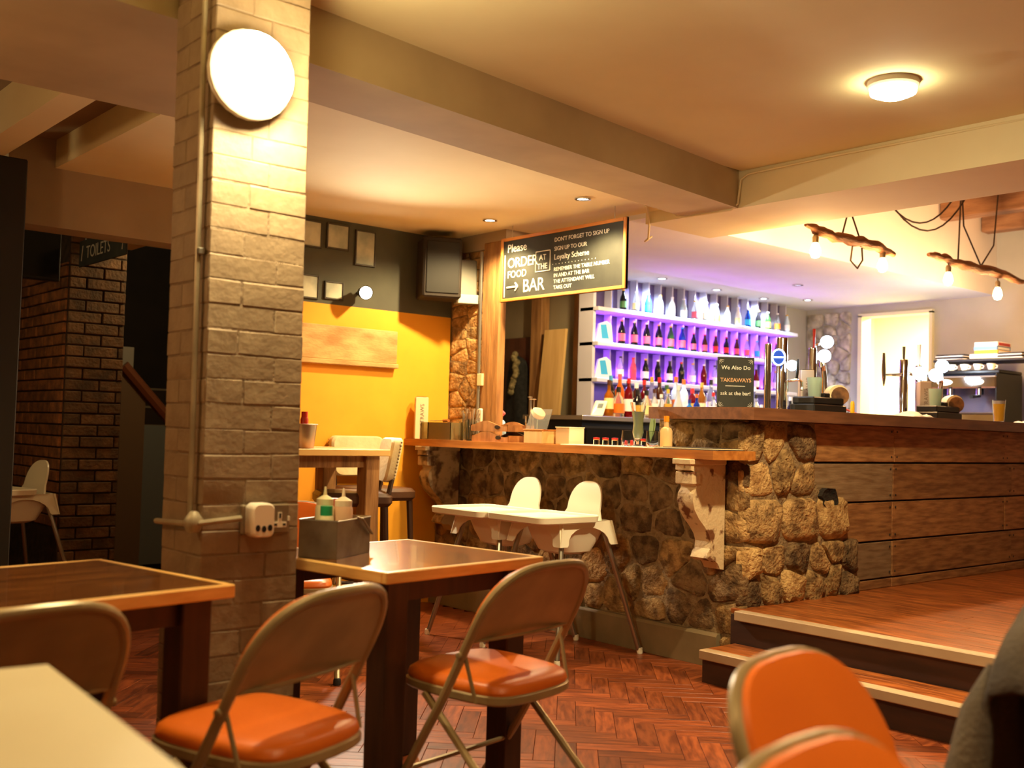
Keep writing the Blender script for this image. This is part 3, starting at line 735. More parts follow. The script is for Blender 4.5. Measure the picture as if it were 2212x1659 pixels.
# ================================================================ SERVING COUNTER
ct = tag(MB().prism([(4.10, 3.27), (4.13, 3.225), (4.375, 3.225), (4.375, 3.862), (4.70, 3.862), (4.70, 5.845), (4.10, 5.845)], up3, 1.050, 1.094).build('serving_worktop', M_shelfw, None, sharp=20), 'long wooden serving counter top on the stone wall', 'counter')
def bracket(label, y, w_, m):
    prof = [(0, 1.048), (.265, 1.048), (.268, .995), (.235, .985), (.235, .925), (.225, .918), (.225, .905), (.245, .880), (.25, .845), (.235, .800), (.20, .755), (.155, .715), (.120, .675), (.105, .640), (.110, .605), (.130, .585), (.140, .560), (.115, .545), (.075, .545), (.05, .53), (.03, .50), (0, .495)]
    b = thing('counter_bracket', label, 'bracket', (4.352, y, 0))
    MB().prism(prof, lambda u, v, d: (-u, d, v), -w_ / 2, w_ / 2).build('scroll_body', m, b, sharp=28)
    MB().box(-.285, 0.0, -w_ / 2 - .008, w_ / 2 + .008, 1.022, 1.049, .003).build('cap_moulding', m, b)
    MB().box(-.262, -.20, -w_ / 2 - .006, w_ / 2 + .006, .925, .985, .004).build('block_moulding', m, b)
    return b
bracket('chipped cream scroll bracket under the counter beside the bar pier', 3.44, .10, M_cream)
bracket('worn scroll bracket under the counter beside the orange wall', 5.62, .10, mat('worn_bracket_paint', (176, 148, 110), 0.7, col2=(90, 64, 44), nscale=10, detail=8, lo=.48, hi=.6, bump=.3))

# ================================================================ BAR
bar = thing('bar', 'plank-clad bar front facing the raised platform', 'bar', (0, 0, 0))
MB().box(4.96, 8.4, 3.345, 3.85, 0.315, 1.249).build('bar_carcass', M_dark, bar)
rows = [(1.042, 1.249, 4.985), (.819, 1.031, 4.985), (.590, .809, 5.10), (.375, .580, 5.33), (.316, .366, 5.40)]
for k, (z0, z1, xs) in enumerate(rows):
    cuts = [xs, 5.81 + (0.0 if k else 0.01), 7.25 + .1 * (k % 2), 8.4]
    for i in range(3):
        m = M_barplank_grey if (i == 0 and k in (1, 3)) else M_barplank
        pk = MB().box(cuts[i] + .0015, cuts[i + 1] - .0015, 3.305 + random.uniform(-.003, .003), 3.345, z0, z1, .003).build('plank', m, bar, sharp=20)
        if k < 4:
            for u in (cuts[i] + .03, cuts[i + 1] - .03):
                for v in (z0 + .03, z1 - .03):
                    if u > 5.5: MB().lathe([(0, .002), (.006, .002), (.007, 0)], 8, c=(u, 3.3025, v), mtx=Matrix.Rotation(PI / 2, 4, 'X')).build('nail', M_rubber, pk)
tag(MB().prism([(4.29, 3.25), (4.33, 3.205), (8.42, 3.205), (8.42, 3.86), (4.29, 3.86)], up3, 1.250, 1.312).build('bar_worktop', M_bartop, None, sharp=20), 'dark brown wooden bar top on the stone pier', 'bar top')

# chalkboard standing on the bar
RC = -YAW
cb = thing('takeaway_chalkboard', 'small black chalkboard about takeaways standing on the bar top', 'chalkboard', (4.635, 3.555, 1.312), RC)
MB().box(-.098, .098, -.006, .006, 0, .278, .002).build('board', M_chalk, cb)
cx3 = (1, 0, 0); cz3 = (0, 0, 1)
text('We Also Do', .030, (0, -.0068, .212), cx3, cz3, M_chalkw, cb, align='CENTER')
text('TAKEAWAYS', .030, (0, -.0068, .145), cx3, cz3, mat('chalk_orange', (226, 176, 130), .8), cb, align='CENTER', spacing=.92)
MB().box(-.055, .05, -.0075, -.006, .122, .1245).build('chalk_line', M_chalkw, cb)
text('ask at the bar!', .028, (0, -.0068, .075), cx3, cz3, M_chalkw, cb, align='CENTER')
for sx in (-1, 1):
    for (zz, up_) in ((.012, 1), (.266, -1)):
        for k in range(4):
            an = math.radians(10 + 24 * k)
            MB().tube([(sx * (.09 - .006 * math.cos(an)), -.0068, zz + up_ * .006 * math.sin(an)), (sx * (.09 - .026 * math.cos(an)), -.0068, zz + up_ * .026 * math.sin(an))], .0008, 5).build('chalk_ray', M_chalkw, cb)

# beer fonts
M_lens = mat('lit_lens', (225, 240, 255), 0.3, emit=(190, 225, 255), estr=14)
M_lensring = mat('lit_ring', (225, 240, 255), 0.3, emit=(200, 232, 255), estr=9)
M_lensdk = mat('badge_blue', (20, 40, 90), 0.3, emit=(40, 90, 200), estr=0.6)
def disc(mb, c, r, th, yaw=RC, n=20):
    mtx = Matrix.Rotation(yaw, 4, 'Z') @ Matrix.Rotation(PI / 2, 4, 'X')
    return mb.lathe([(0, th), (r * .9, th), (r, th * .6), (r, 0), (0, 0)], n, c=c, mtx=mtx)
def column(t, r, h, x=0, y=0):
    MB().lathe([(0, 0), (r * 1.7, 0), (r * 1.7, .010), (r * 1.05, .018), (r, .03), (r, h - .01), (r * .9, h), (0, h)], 20, c=(x, y, 0)).build('column', M_chrome, t)
def tap(t, x, y, z, m=M_chrome):
    MB().tube([(x, y, z), (x, y - .07, z + .004), (x, y - .09, z - .01), (x, y - .092, z - .06)], .009, 8).build('tap_spout', m, t)
    MB().tube([(x, y - .055, z), (x, y - .06, z + .05), (x, y - .062, z + .12)], [.007, .009, .006], 8).build('tap_handle', M_black, t)
f1 = thing('beer_font', 'thin chrome beer font beside the takeaway chalkboard', 'beer font', (4.955, 3.58, 1.312))
column(f1, .019, .375)
f2 = thing('beer_font', 'thick chrome beer font with a glowing ring badge', 'beer font', (5.13, 3.61, 1.312))
column(f2, .031, .425)
disc(MB(), (-.085, -.03, .305), .044, .02).build('badge', M_lensdk, f2)
rp = [Vector((-.085, -.03, .305)) + Matrix.Rotation(RC, 3, 'Z') @ Vector((.036 * math.cos(2 * PI * k / 24), -.023, .044 * math.sin(2 * PI * k / 24))) for k in range(24)]
MB().tube(rp, .0045, 6, closed=True).build('badge_ring', M_lensring, f2)
MB().tube([Vector((-.085, -.03, .305)) + Matrix.Rotation(RC, 3, 'Z') @ Vector((u, -.023, 0)) for u in (-.034, .034)], .004, 6).build('badge_bar', M_lensring, f2)
MB().tube([(-.03, 0, .30), (-.07, -.02, .305)], .009, 8).build('badge_arm', M_chrome, f2)
disc(MB(), (.015, -.055, .265), .030, .02).build('badge', M_lens, f2)
tap(f2, .02, -.03, .18)
f3 = thing('beer_font', 'chrome beer font with two glowing round lenses by the pink hose', 'beer font', (5.45, 3.62, 1.312))
column(f3, .023, .39)
for (dx, dz) in ((.095, .43), (.070, .345)):
    disc(MB(), (dx, -.03, dz), .038, .022).build('lens', M_lens, f3)
    MB().tube([(.01, 0, dz - .03), (dx, -.01, dz)], .008, 8).build('lens_arm', M_chrome, f3)
MB().tube([(.17, .03, 0), (.17, .03, .22), (.16, .03, .27), (.12, .01, .30), (.08, 0, .295)], .017, 12).build('curved_spout', M_chrome, f3)
MB().tube([(-.02, -.02, .39), (-.02, -.02, .50)], [.006, .009], 8).build('tap_handle', M_redp, f3)
f4 = thing('beer_font', 'chrome beer font with a long side tap in front of the kitchen doorway', 'beer font', (6.45, 3.60, 1.312))
column(f4, .027, .385); column(f4, .024, .36, .23, .02)
MB().tube([(-.02, 0, .285), (-.14, -.01, .278), (-.25, -.01, .272)], [.012, .009, .007], 8).build('tap_arm', M_chrome, f4)
MB().tube([(-.26, -.01, .20), (-.26, -.01, .25), (-.262, -.01, .30), (-.263, -.01, .41)], [.004, .012, .013, .008], 10).build('tap_handle', M_chrome, f4)
MB().tube([(0, 0, .385), (0, 0, .47)], [.008, .010], 8).build('tap_handle', M_chrome, f4)
MB().tube([(.23, .02, .36), (.23, .02, .50)], [.008, .014], 8).build('tap_handle', mat('tap_white', (232, 226, 214), .4), f4)
for (dx, dz) in ((.125, .30), (.335, .30), (.42, .365)):
    disc(MB(), (dx, -.04, dz), .044, .024).build('lens', M_lens, f4)
MB().tube([(.02, 0, .30), (.23, .02, .29), (.42, .0, .33)], .010, 8).build('lens_arm', M_chrome, f4)
MB().tube([(.56, .04, 0), (.56, .04, .22), (.55, .03, .27), (.50, .01, .29)], .016, 12).build('curved_spout', M_chrome, f4)

# straw boxes, cups, bar caddies
M_strawbox = mat('grey_straw_box', (186, 170, 156), 0.6); M_letter = mat('embossed_letter', (134, 116, 100), .7)
M_strawcream = mat('cream_straw_box', (236, 218, 172), .5)
def straw_box(label, loc, m, rz=RC, h=.20, w_=.075):
    t = thing('straw_box', label, 'straw box', loc, rz, 'straw boxes')
    MB().box(-w_/2, w_/2, -.035, .035, 0, h, .003).build('box_body', m, t)
    text('STRAWS', .036, (.014, -.0358, h - .186), (0, 0, 1), (-1, 0, 0), M_letter, t, spacing=1.05)
    MB().box(-w_/2 + .008, w_/2 - .008, -.025, .025, h, h + .004).build('slot', M_black, t)
    return t
straw_box('grey STRAWS box on the bar between the beer fonts', (5.28, 3.55, 1.312), M_strawbox, h=.245)
straw_box('grey STRAWS box on the bar in front of the kitchen doorway', (6.56, 3.52, 1.312), M_strawbox, h=.245)
M_wicker = mat('cork', (140, 98, 60), .8, col2=(86, 58, 38), nscale=20)
def bar_caddy(label, loc):
    t = thing('bar_caddy', label, 'bar caddy', loc, 0)
    MB().box(-.17, .15, -.08, .08, 0, .045, .006).build('tray', M_black, t)
    MB().box(-.16, .14, -.07, .07, .045, .085, .006).build('bin', M_black, t)
    MB().box(.0, .06, -.03, .03, .085, .112, .004).build('lid_knob', M_black, t)
    MB().lathe([(0, -.05), (.05, -.05), (.052, -.04), (.052, .04), (.05, .05), (0, .05)], 18, c=(.15, -.02, .10), mtx=Matrix.Rotation(RC, 4, 'Z') @ Matrix.Rotation(PI / 2, 4, 'X')).build('cork_roll', M_wicker, t)
    MB().lathe([(.052, -.05), (.056, -.05), (.056, .05), (.052, .05)], 18, c=(.146, -.012, .106), mtx=Matrix.Rotation(RC, 4, 'Z') @ Matrix.Rotation(PI / 2, 4, 'X')).build('roll_wrap', M_strawcream, t)
    return t
bar_caddy('black bar caddy with a cork roll below the twin-lens beer font', (5.22, 3.42, 1.312))
bar_caddy('black bar caddy with a cork roll in front of the coffee machine', (6.57, 3.42, 1.312))
M_cup = mat('frosted_cup', (196, 220, 206), .25, trans=.5, ior=1.2)
def cup(label, loc, r=.042, h=.11):
    t = thing('plastic_cup', label, 'cup', loc)
    MB().lathe([(r * .8, 0), (r, h), (r * .95, h), (r * .76, .004), (0, .004)], 18).build('cup_wall', M_cup, t)
    MB().lathe([(0, 0), (r * .8, 0), (r * .8, .004), (0, .004)], 18).build('cup_base', M_cup, t)
cup('frosted plastic cup standing on the black caddy below the twin-lens font', (5.17, 3.42, 1.397))
cup('frosted plastic cup standing on the black caddy in front of the coffee machine', (6.52, 3.42, 1.397))
o = thing('highlighter', 'small upright yellow tube on the bar beside the cork roll', 'pen', (5.72, 3.52, 1.312))
MB().lathe([(0, 0), (.013, 0), (.013, .07), (.008, .085), (0, .085)], 10).build('pen_body', M_yel, o)
MB().lathe([(.0138, .0), (.0138, .02)], 10).build('pen_cap', M_yel, o)
tag(MB().tube([(5.66, 3.75, 1.318), (5.68, 3.76, 1.40), (5.75, 3.76, 1.425), (5.86, 3.74, 1.39), (6.0, 3.72, 1.35), (6.10, 3.70, 1.325)], .006, 8).build('pink_hose', mat('pink_rubber', (206, 92, 84), .4), None), 'thin pink hose curling above the bar by the stone wall', 'hose')
def cloth(label, x0, x1, y0, y1, z, m, seed):
    rnd = random.Random(seed); ph = [rnd.uniform(0, 6) for _ in range(4)]
    def fn(u, v):
        e = min(u, 1 - u, v, 1 - v)
        return (x0 + (x1 - x0) * u, y0 + (y1 - y0) * v, z + min(1, e * 6) * (.018 + .012 * math.sin(7 * u + ph[0]) * math.sin(6 * v + ph[1]) + .006 * math.sin(15 * u + 9 * v + ph[2])) + .001)
    o = MB().grid(fn, 16, 12).build('bar_cloth', m, None, sharp=80); s = o.modifiers.new('thickness', 'SOLIDIFY'); s.thickness = .003
    return tag(o, label, 'cloth')
M_cloth = mat('white_cotton', (238, 232, 226), .9)
cloth('folded white cloth on the bar beside the side-tap beer font', 5.92, 6.16, 3.23, 3.42, 1.313, M_cloth, 2)
cloth('crumpled white cloth on the bar at the right edge', 7.75, 8.02, 3.28, 3.5, 1.313, M_cloth, 5)
bg = thing('beer_glass', 'full pint of pale beer standing on the bar', 'beer glass', (7.30, 3.37, 1.312))
MB().lathe([(.032, 0), (.034, .004), (.043, .155), (.0415, .155), (.0325, .008), (0, .008)], 24).build('glass', M_glass, bg)
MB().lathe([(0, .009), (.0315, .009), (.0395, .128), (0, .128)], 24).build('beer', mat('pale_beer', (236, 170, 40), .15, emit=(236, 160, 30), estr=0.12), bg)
MB().lathe([(0, .128), (.0395, .128), (.041, .148), (0, .150)], 24).build('foam', M_cloth, bg)

# ================================================================ THINGS ON THE SERVING COUNTER
CZ = 1.094
straw_box('cream STRAWS box at the orange wall end of the serving counter', (4.165, 5.755, CZ), M_strawcream, RC + .2, .275, .085)
ax = thing('cutlery_box', 'low clear acrylic box at the orange wall end of the counter', 'box', (4.24, 5.56, CZ))
M_smoke = mat('smoky_acrylic', (196, 178, 130), .12, trans=.75, ior=1.15)
for (a) in ((-.10, -.096, -.16, .16), (.096, .10, -.16, .16), (-.10, .10, -.16, -.156), (-.10, .10, .156, .16), (-.10, .10, .075, .085)):
    MB().box(a[0], a[1], a[2], a[3], .004, .112).build('panel', M_smoke if a[2] != .075 else M_black, ax)
MB().box(-.10, .10, -.16, .16, 0, .004).build('base', M_smoke, ax)
wt = thing('wooden_tongs', 'small wooden handled tool lying on the acrylic box', 'utensil', (4.22, 5.60, CZ + .112))
MB().tube([(-.02, -.10, .012), (0, -.02, .012)], .010, 8).build('wooden_handle', M_shelfw, wt)
MB().tube([(0, -.02, .012), (.0, .06, .010), (-.01, .12, .008)], .003, 6).build('wire', M_alu, wt)
def cutlery_jar(label, loc, seed, n=9):
    t = thing('cutlery_jar', label, 'jar', loc)
    MB().lathe([(0, 0), (.048, 0), (.050, .006), (.050, .125), (.046, .135), (.044, .135), (.047, .122), (.047, .008), (0, .008)], 20).build('glass_jar', M_glass, t)
    rnd = random.Random(seed)
    for k in range(n):
        an = rnd.uniform(0, 2 * PI); r0, r1 = .018, rnd.uniform(.03, .055); h = rnd.uniform(.17, .215)
        x1, y1 = r1 * math.cos(an), r1 * math.sin(an)
        MB().tube([(r0 * math.cos(an), r0 * math.sin(an), .012), (x1 * .8, y1 * .8, h * .8), (x1, y1, h)], [.003, .0035, .006], 6).build('cutlery', M_steel, t)
    return t
cutlery_jar('glass jar of upright cutlery at the left of the counter', (4.27, 5.40, CZ), 1)
cutlery_jar('second glass jar of cutlery beside the wooden trays', (4.20, 5.265, CZ), 2, 6)
cr = thing('card_reader', 'white handset leaning above the cutlery jars', 'card reader', (4.40, 5.44, CZ))
MB().tube([(0, 0, .0), (0, 0, .15)], .012, 8).build('stand', M_alu, cr)
MB().rings([[(.0 + z * .5, x, .14 + y + z * .2) for x, y in rrect(.045, .13, .012, 3)] for z in (0, .03)]).build('handset', M_hiplast, cr)
def lump(label, loc, m, r, seed, name='cleaning_cloth'):
    rnd = random.Random(seed); ph = [rnd.uniform(0, 6) for _ in range(5)]
    def fn(u, v):
        th, p = 2 * PI * u, PI * v
        k = 1 + .14 * math.sin(3 * th + ph[0]) * math.sin(p) + .10 * math.sin(5 * p + 2 * th + ph[1]) * math.sin(p)
        return (loc[0] + r[0] * k * math.sin(p) * math.cos(th), loc[1] + r[1] * k * math.sin(p) * math.sin(th), loc[2] + r[2] * (1 - math.cos(p) * k) )
    return tag(MB().grid(fn, 20, 14).build(name, m, None, sharp=80), label, 'cloth')
lump('bundled pale blue cloth behind the cutlery jars', (4.54, 5.40, CZ), mat('pale_blue_cloth', (150, 196, 232), .9), (.05, .05, .075), 3)
lump('bundled pink cloth on top of the pale blue one', (4.54, 5.42, CZ + .148), mat('pink_cloth', (226, 120, 130), .9), (.05, .055, .035), 4)
M_tray = mat('tray_wood', (176, 122, 66), .55, col2=(134, 88, 44), nscale=8, stretch=(1, 3, 1))
for k, lb in enumerate(('lower of two wavy-edged wooden trays on the counter', 'upper of two wavy-edged wooden trays on the counter')):
    t = thing('serving_tray', lb, 'tray', (4.27, 5.03 + .01 * k, CZ + .064 * k), 0, 'stacked wooden trays')
    MB().box(-.11, .11, -.17, .17, 0, .008).build('base', M_tray, t)
    wave = [(-.17, .0), (.17, .0), (.17, .042)] + [(.17 - .34 * i / 16, .046 + .016 * math.sin(2 * PI * i / 16 + .6 - PI / 2)) for i in range(17)] + [(-.17, .042)]
    for s in (-1, 1):
        MB().prism(wave, lambda u, v, d: (d, u, v), s * .11 - .005, s * .11 + .005).build('wavy_side', M_tray, t)
        MB().box(-.11, .11, s * .17 - .005, s * .17 + .005, 0, .04).build('end_board', M_tray, t)
    MB().lathe([(0, 0), (.012, 0), (.012, .003), (0, .003)], 12, c=(-.1155, -.085, .026), mtx=Matrix.Rotation(-PI / 2, 4, 'Y') @ Matrix.Diagonal((1, 2, 1, 1))).build('grip_hole', M_black, t)
cj = thing('utensil_crock', 'glass beaker of long spoons beside the wooden trays', 'beaker', (4.27, 4.775, CZ))
MB().lathe([(0, 0), (.035, 0), (.040, .16), (.037, .16), (.032, .006), (0, .006)], 18).build('beaker', M_glass, cj)
for (dx, dy, h) in ((.01, .03, .275), (0, .008, .262), (-.02, -.04, .26)):
    MB().tube([(0, dy * .2, .01), (dx, dy, h)], .003, 6).build('spoon_stem', M_steel, cj)
    MB().lathe([(0, -.004), (.014, -.002), (.016, .002), (0, .005)], 14, c=(dx, dy, h)).build('spoon_bowl', M_steel, cj)
tag(MB().lathe([(0, 0), (.03, 0), (.042, .012), (.042, .035), (.02, .05), (0, .052)], 14, c=(4.27, 4.73, CZ + .16), mtx=Matrix.Rotation(.7, 4, 'X')).build('tape_roll', M_strawcream, None), 'cream paper roll perched on the beaker of spoons', 'roll')
bx_ = thing('till_box', 'small pine box with a clear sloping lid on the counter', 'box', (4.20, 4.60, CZ))
MB().box(-.07, .07, -.075, .085, 0, .075, .003).build('box_body', M_board, bx_)
MB().box(-.075, .075, -.08, .09, .075, .083, .002).build('box_rim', M_shelfw, bx_)
mb = MB().box(-.06, -.056, -.10, .08, .083, .20); mb.v = [(x + (z - .083) * .35, y, z) for x, y, z in mb.v]; mb.build('clear_lid', M_acryl, bx_)
wb_ = thing('white_carton', 'plain white carton beside the pine box on the counter', 'carton', (4.28, 4.455, CZ))
MB().box(-.06, .06, -.06, .055, 0, .095, .003).build('carton_body', mat('white_card', (234, 222, 190), .7), wb_)
MB().box(-.062, .062, -.062, .057, .095, .10, .001).build('carton_lid', mat('white_card_lid', (244, 234, 206), .7), wb_)
for k in range(6):
    o = thing('spice_jar', ('first', 'second', 'third', 'fourth', 'fifth', 'sixth')[k] + ' small red-lidded jar from the carton on the counter', 'jar', (4.50, 4.455 - .075 * k, CZ), 0, 'small red-lidded jars on the counter')
    MB().lathe([(0, 0), (.02, 0), (.02, .03), (.016, .034)], 14).build('jar_body', M_glass, o)
    MB().lathe([(0, .034), (.019, .034), (.019, .044), (0, .046)], 14).build('jar_lid', M_redp, o)
tag(MB().box(4.12, 4.30, 3.74, 4.36, CZ, CZ + .004).build('paper_sheet', mat('white_paper', (250, 246, 226), .8), None), 'white paper laid along the front of the serving counter', 'paper')
hg = thing('cocktail_glass', 'tall curvy cocktail glass with pale green drink on the counter', 'glass', (4.22, 3.87, CZ + .004))
hp = [(.032, 0), (.033, .004), (.008, .012), (.007, .03), (.022, .045), (.030, .075), (.026, .125), (.036, .19), (.044, .235)]
MB().lathe([(0, 0)] + hp + [(.0425, .235), (.0345, .19), (.0245, .125), (.0285, .075), (.020, .047), (0, .04)], 24).build('glass', M_glass, hg)
MB().lathe([(0, .0475), (.0190, .0475), (.0275, .075), (.0236, .125), (.0335, .185), (0, .186)], 24).build('drink', mat('pale_green_drink', (206, 220, 182), .2, trans=.35), hg)
def tumbler(label, loc, r=.038, h=.088):
    t = thing('tumbler', label, 'glass', loc)
    MB().lathe([(0, 0), (r * .85, 0), (r * .95, .01), (r, h * .6), (r * .93, h), (r * .90, h), (r * .96, h * .6), (r * .9, .012), (0, .010)], 22).build('glass', M_glass, t)
    MB().lathe([(r * .92, h * .99), (r * .935, h), (r * .92, h * 1.01), (r * .90, h)], 22).build('rim', M_glass, t)
tumbler('empty tumbler left of the tall cocktail glass', (4.27, 3.985, CZ))
tumbler('tumbler with a folded paper right of the tall cocktail glass', (4.30, 3.835, CZ))
lm = thing('garnish_leaf', 'green leafy garnish behind the tall cocktail glass', 'leaf', (4.34, 3.89, CZ))
for a, h in ((.3, .19), (-.2, .17)):
    MB().grid(lambda u, v, a=a, h=h: (.03 * v * math.cos(a) , (.016 * (u - .5) * 2 * math.sin(PI * v) + .04 * a * v), .03 + h * v * .8), 4, 8).build('leaf', mat('leaf_green', (96, 116, 44), .6), lm)
sbt = thing('sauce_flask', 'beige sauce bottle with an orange cap on the counter by the stone pier', 'bottle', (4.27, 3.715, CZ + .004))
MB().lathe([(0, 0), (.030, 0), (.032, .006), (.032, .085), (.026, .10), (.0135, .108), (.0125, .135)], 20).build('bottle_body', mat('beige_sauce', (226, 186, 130), .35), sbt)
MB().lathe([(.0145, .135), (.0145, .165), (0, .166)], 16).build('cap', mat('orange_cap', (236, 150, 30), .35), sbt)
M_menu = mat('printed_menu', (224, 204, 164), .7, col2=(206, 184, 142), nscale=10); M_menud = mat('dark_menu', (46, 38, 34), .6)
for k, (lb, m, y0, y1, dz) in enumerate((('dark menu card at the bottom of the counter pile', M_menud, 3.25, 3.66, 0), ('cream menu card in the middle of the counter pile', M_menu, 3.27, 3.72, .004), ('dark menu card at the top of the counter pile', M_menud, 3.30, 3.62, .008))):
    tag(MB().box(4.115 + .01 * k, 4.325 + .01 * k, y0, y1, CZ + dz, CZ + dz + .0035, .001).build('menu_card', m, None), lb, 'menu', 'menu pile on the counter')

# ================================================================ BACK BAR
wk = thing('back_counter', 'dark back counter with fridges below the bottle shelves', 'counter', (0, 0, 0))
MB().box(5.36, 8.9, 5.45, 6.1, 1.255, 1.290, .004).build('worktop', M_steel, wk)
MB().box(5.42, 8.88, 5.52, 6.1, .315, 1.255).build('cabinet', M_black, wk)
for k in range(5):
    MB().box(5.46 + .68 * k, 6.10 + .68 * k, 5.505, 5.525, .42, 1.2, .004).build('fridge_door', mat('smoked_door', (30, 30, 32), .15), wk)
sh = thing('bottle_shelves', 'grey pigeonhole bottle shelves lit purple behind the bar', 'shelves', (0, 0, 0))
SX0, SX1, SY0, SY1 = 5.97, 8.62, 5.90, 6.11
levels = [1.285, 1.600, 1.885, 2.160]
MB().box(SX0, SX1, SY1 - .012, SY1, 1.29, 2.437).build('back_panel', M_shelfback, sh)
for zz in levels[1:]:
    MB().box(SX0 - .03, SX1, SY0 - .01, SY1 - .012, zz - .032, zz, .003).build('shelf_board', M_shelfgrey, sh)
MB().box(SX0 - .03, SX0, SY0 + .05, SY1, 1.29, 2.437).build('end_panel', M_shelfgrey, sh)
NB = 16; dx0 = 6.22; dpx = (SX1 - dx0) / NB
dv = MB().box(-.006, .006, SY1 - .085, SY1 - .012, 0, .243).mesh('divider', M_shelfgrey)
for r, zz in enumerate(levels[1:]):
    for k in range(NB + 1):
        inst('divider', dv, sh, (dx0 + dpx * k - (.007 if k == NB else 0), 0, zz), scale=(1, 1, 1.0 if r < 2 else 1.13))
M_led = mat('purple_led_strip', (200, 120, 255), .4, emit=(170, 60, 255), estr=9)
for r, zz in enumerate(levels[1:3]):
    MB().box(SX0 + .02, SX1 - .02, SY1 - .030, SY1 - .016, zz + .001, zz + .009).build('led_strip', M_led, sh)
    light('AREA', ((SX0 + SX1) / 2, SY1 - .045, zz + .03), 12, (.42, .08, 1.0), SX1 - SX0 - .1, aim=((SX0 + SX1) / 2, SY1 - .10, zz + .5), name='led_strip_light', sizey=.03)
light('AREA', ((SX0 + SX1) / 2, SY1 - .10, levels[3] - .045), 7, (.42, .12, 1.0), SX1 - SX0 - .1, aim=((SX0 + SX1) / 2, SY1 - .10, 0), name='led_strip_light', sizey=.03)
light('AREA', ((SX0 + SX1) / 2, SY1 - .12, levels[1] - .045), 7, (.45, .30, 1.0), SX1 - SX0 - .1, aim=((SX0 + SX1) / 2, SY1 - .20, 0), name='led_strip_light', sizey=.03)

# ---- bottles -----------------------------------------------------------------
SHAPES = {
    'spirit': ([(0, 0), (.036, 0), (.038, .006), (.038, .155), (.034, .175), (.016, .20), (.0135, .215), (.0135, .255)], (.06, .145), (.0155, .245, .285)),
    'tall': ([(0, 0), (.034, 0), (.036, .006), (.036, .19), (.030, .215), (.014, .25), (.013, .29)], (.05, .15), (.0150, .28, .32)),
    'squat': ([(0, 0), (.042, 0), (.046, .008), (.047, .10), (.040, .14), (.018, .165), (.015, .19)], (.03, .10), (.018, .185, .225)),
    'beer': ([(0, 0), (.028, 0), (.030, .005), (.030, .105), (.024, .135), (.013, .165), (.0125, .195)], (.03, .09), (.0140, .190, .203)),
    'wine': ([(0, 0), (.033, 0), (.035, .006), (.035, .15), (.030, .175), (.0145, .20), (.0135, .235)], (.04, .13), (.0150, .205, .242)),
    'flask': ([(0, 0), (.040, 0), (.043, .01), (.036, .10), (.022, .15), (.014, .18), (.0135, .23)], (.03, .085), (.0165, .22, .255)),
}
BC = {'amber': ((176, 104, 24), .55), 'clear': ((232, 240, 240), .9), 'dkred': ((110, 14, 22), .3), 'black': ((20, 18, 20), 0), 'frost': ((206, 226, 236), .25), 'blue': ((60, 150, 214), .5), 'dkblue': ((30, 60, 150), .4), 'brown': ((70, 34, 16), .2), 'green': ((50, 96, 44), .4), 'yellow': ((226, 190, 60), .4), 'orange': ((222, 110, 30), .4), 'pink': ((230, 90, 110), .3), 'white': ((240, 240, 244), 0), 'cyan': ((40, 170, 220), .2)}
_bm = {}
def bmat(c): return mat('bottle_' + c, BC[c][0], .08, trans=BC[c][1], ior=1.3)
def pmat(c): return mat('label_' + c, BC[c][0] if c != 'cream' else (238, 218, 160), .5)
BC['cream'] = ((238, 218, 160), 0); BC['red'] = ((200, 30, 28), 0); BC['gold'] = ((214, 164, 60), 0)
def bottle(label, group, shape, loc, col, lab, cap, k=1.0, kr=None):
    prof, (l0, l1), (cr, c0, c1) = SHAPES[shape]; kr = kr or k
    o = thing('bottle', label, 'bottle', loc, 0, group)
    key = (shape, col, lab, cap)
    if key not in _bm:
        a = MB().lathe(prof + [(0, prof[-1][1])], 14).mesh('bottle_body', bmat(col))
        rr_ = max(r for r, z in prof if z <= l1 + .02)
        b = MB().lathe([(rr_ * 1.015, l0), (rr_ * 1.015, l1)], 14).mesh('paper_label', pmat(lab)) if lab else None
        if b is not None and shape == 'flask': b = MB().lathe([(.0430, l0), (.0385, l1)], 14).mesh('paper_label', pmat(lab))
        c = MB().lathe([(cr, c0), (cr, c1), (0, c1 + .001)], 12).mesh('cap', pmat(cap))
        _bm[key] = (a, b, c)
    a, b, c = _bm[key]
    inst('bottle_body', a, o, scale=(kr, kr, k))
    if b: inst('paper_label', b, o, scale=(kr, kr, k))
    inst('cap', c, o, scale=(kr, kr, k))
    return o
ORD = ['first', 'second', 'third', 'fourth', 'fifth', 'sixth', 'seventh', 'eighth', 'ninth', 'tenth', 'eleventh', 'twelfth', 'thirteenth', 'fourteenth', 'fifteenth', 'sixteenth']
CN = {'amber': 'amber', 'clear': 'clear', 'dkred': 'dark red', 'black': 'black', 'frost': 'frosted', 'blue': 'blue', 'dkblue': 'dark blue', 'brown': 'brown', 'green': 'green', 'yellow': 'yellow', 'orange': 'orange', 'pink': 'pink', 'white': 'white', 'cyan': 'cyan', 'cream': 'cream', 'red': 'red', 'gold': 'gold'}
top = [('black', 'green'), ('clear', 'cream'), ('blue', 'cyan'), ('frost', 'white'), ('white', 'white'), ('frost', 'white'), ('clear', 'pink'), ('clear', 'cream'), ('clear', 'yellow'), ('white', 'white'), ('white', 'cream'), ('dkblue', 'cyan'), ('black', 'green'), ('green', 'yellow'), ('clear', 'orange'), ('frost', 'white')]
for k, (c, l) in enumerate(top):
    bottle(f'{ORD[k]} bottle from the left on the top bottle shelf, {CN[l]} label', 'bottles on the top shelf', 'beer', (dx0 + dpx * (k + .5), 5.965, levels[3]), c, l, 'white' if k % 3 else 'gold', .86, .95)
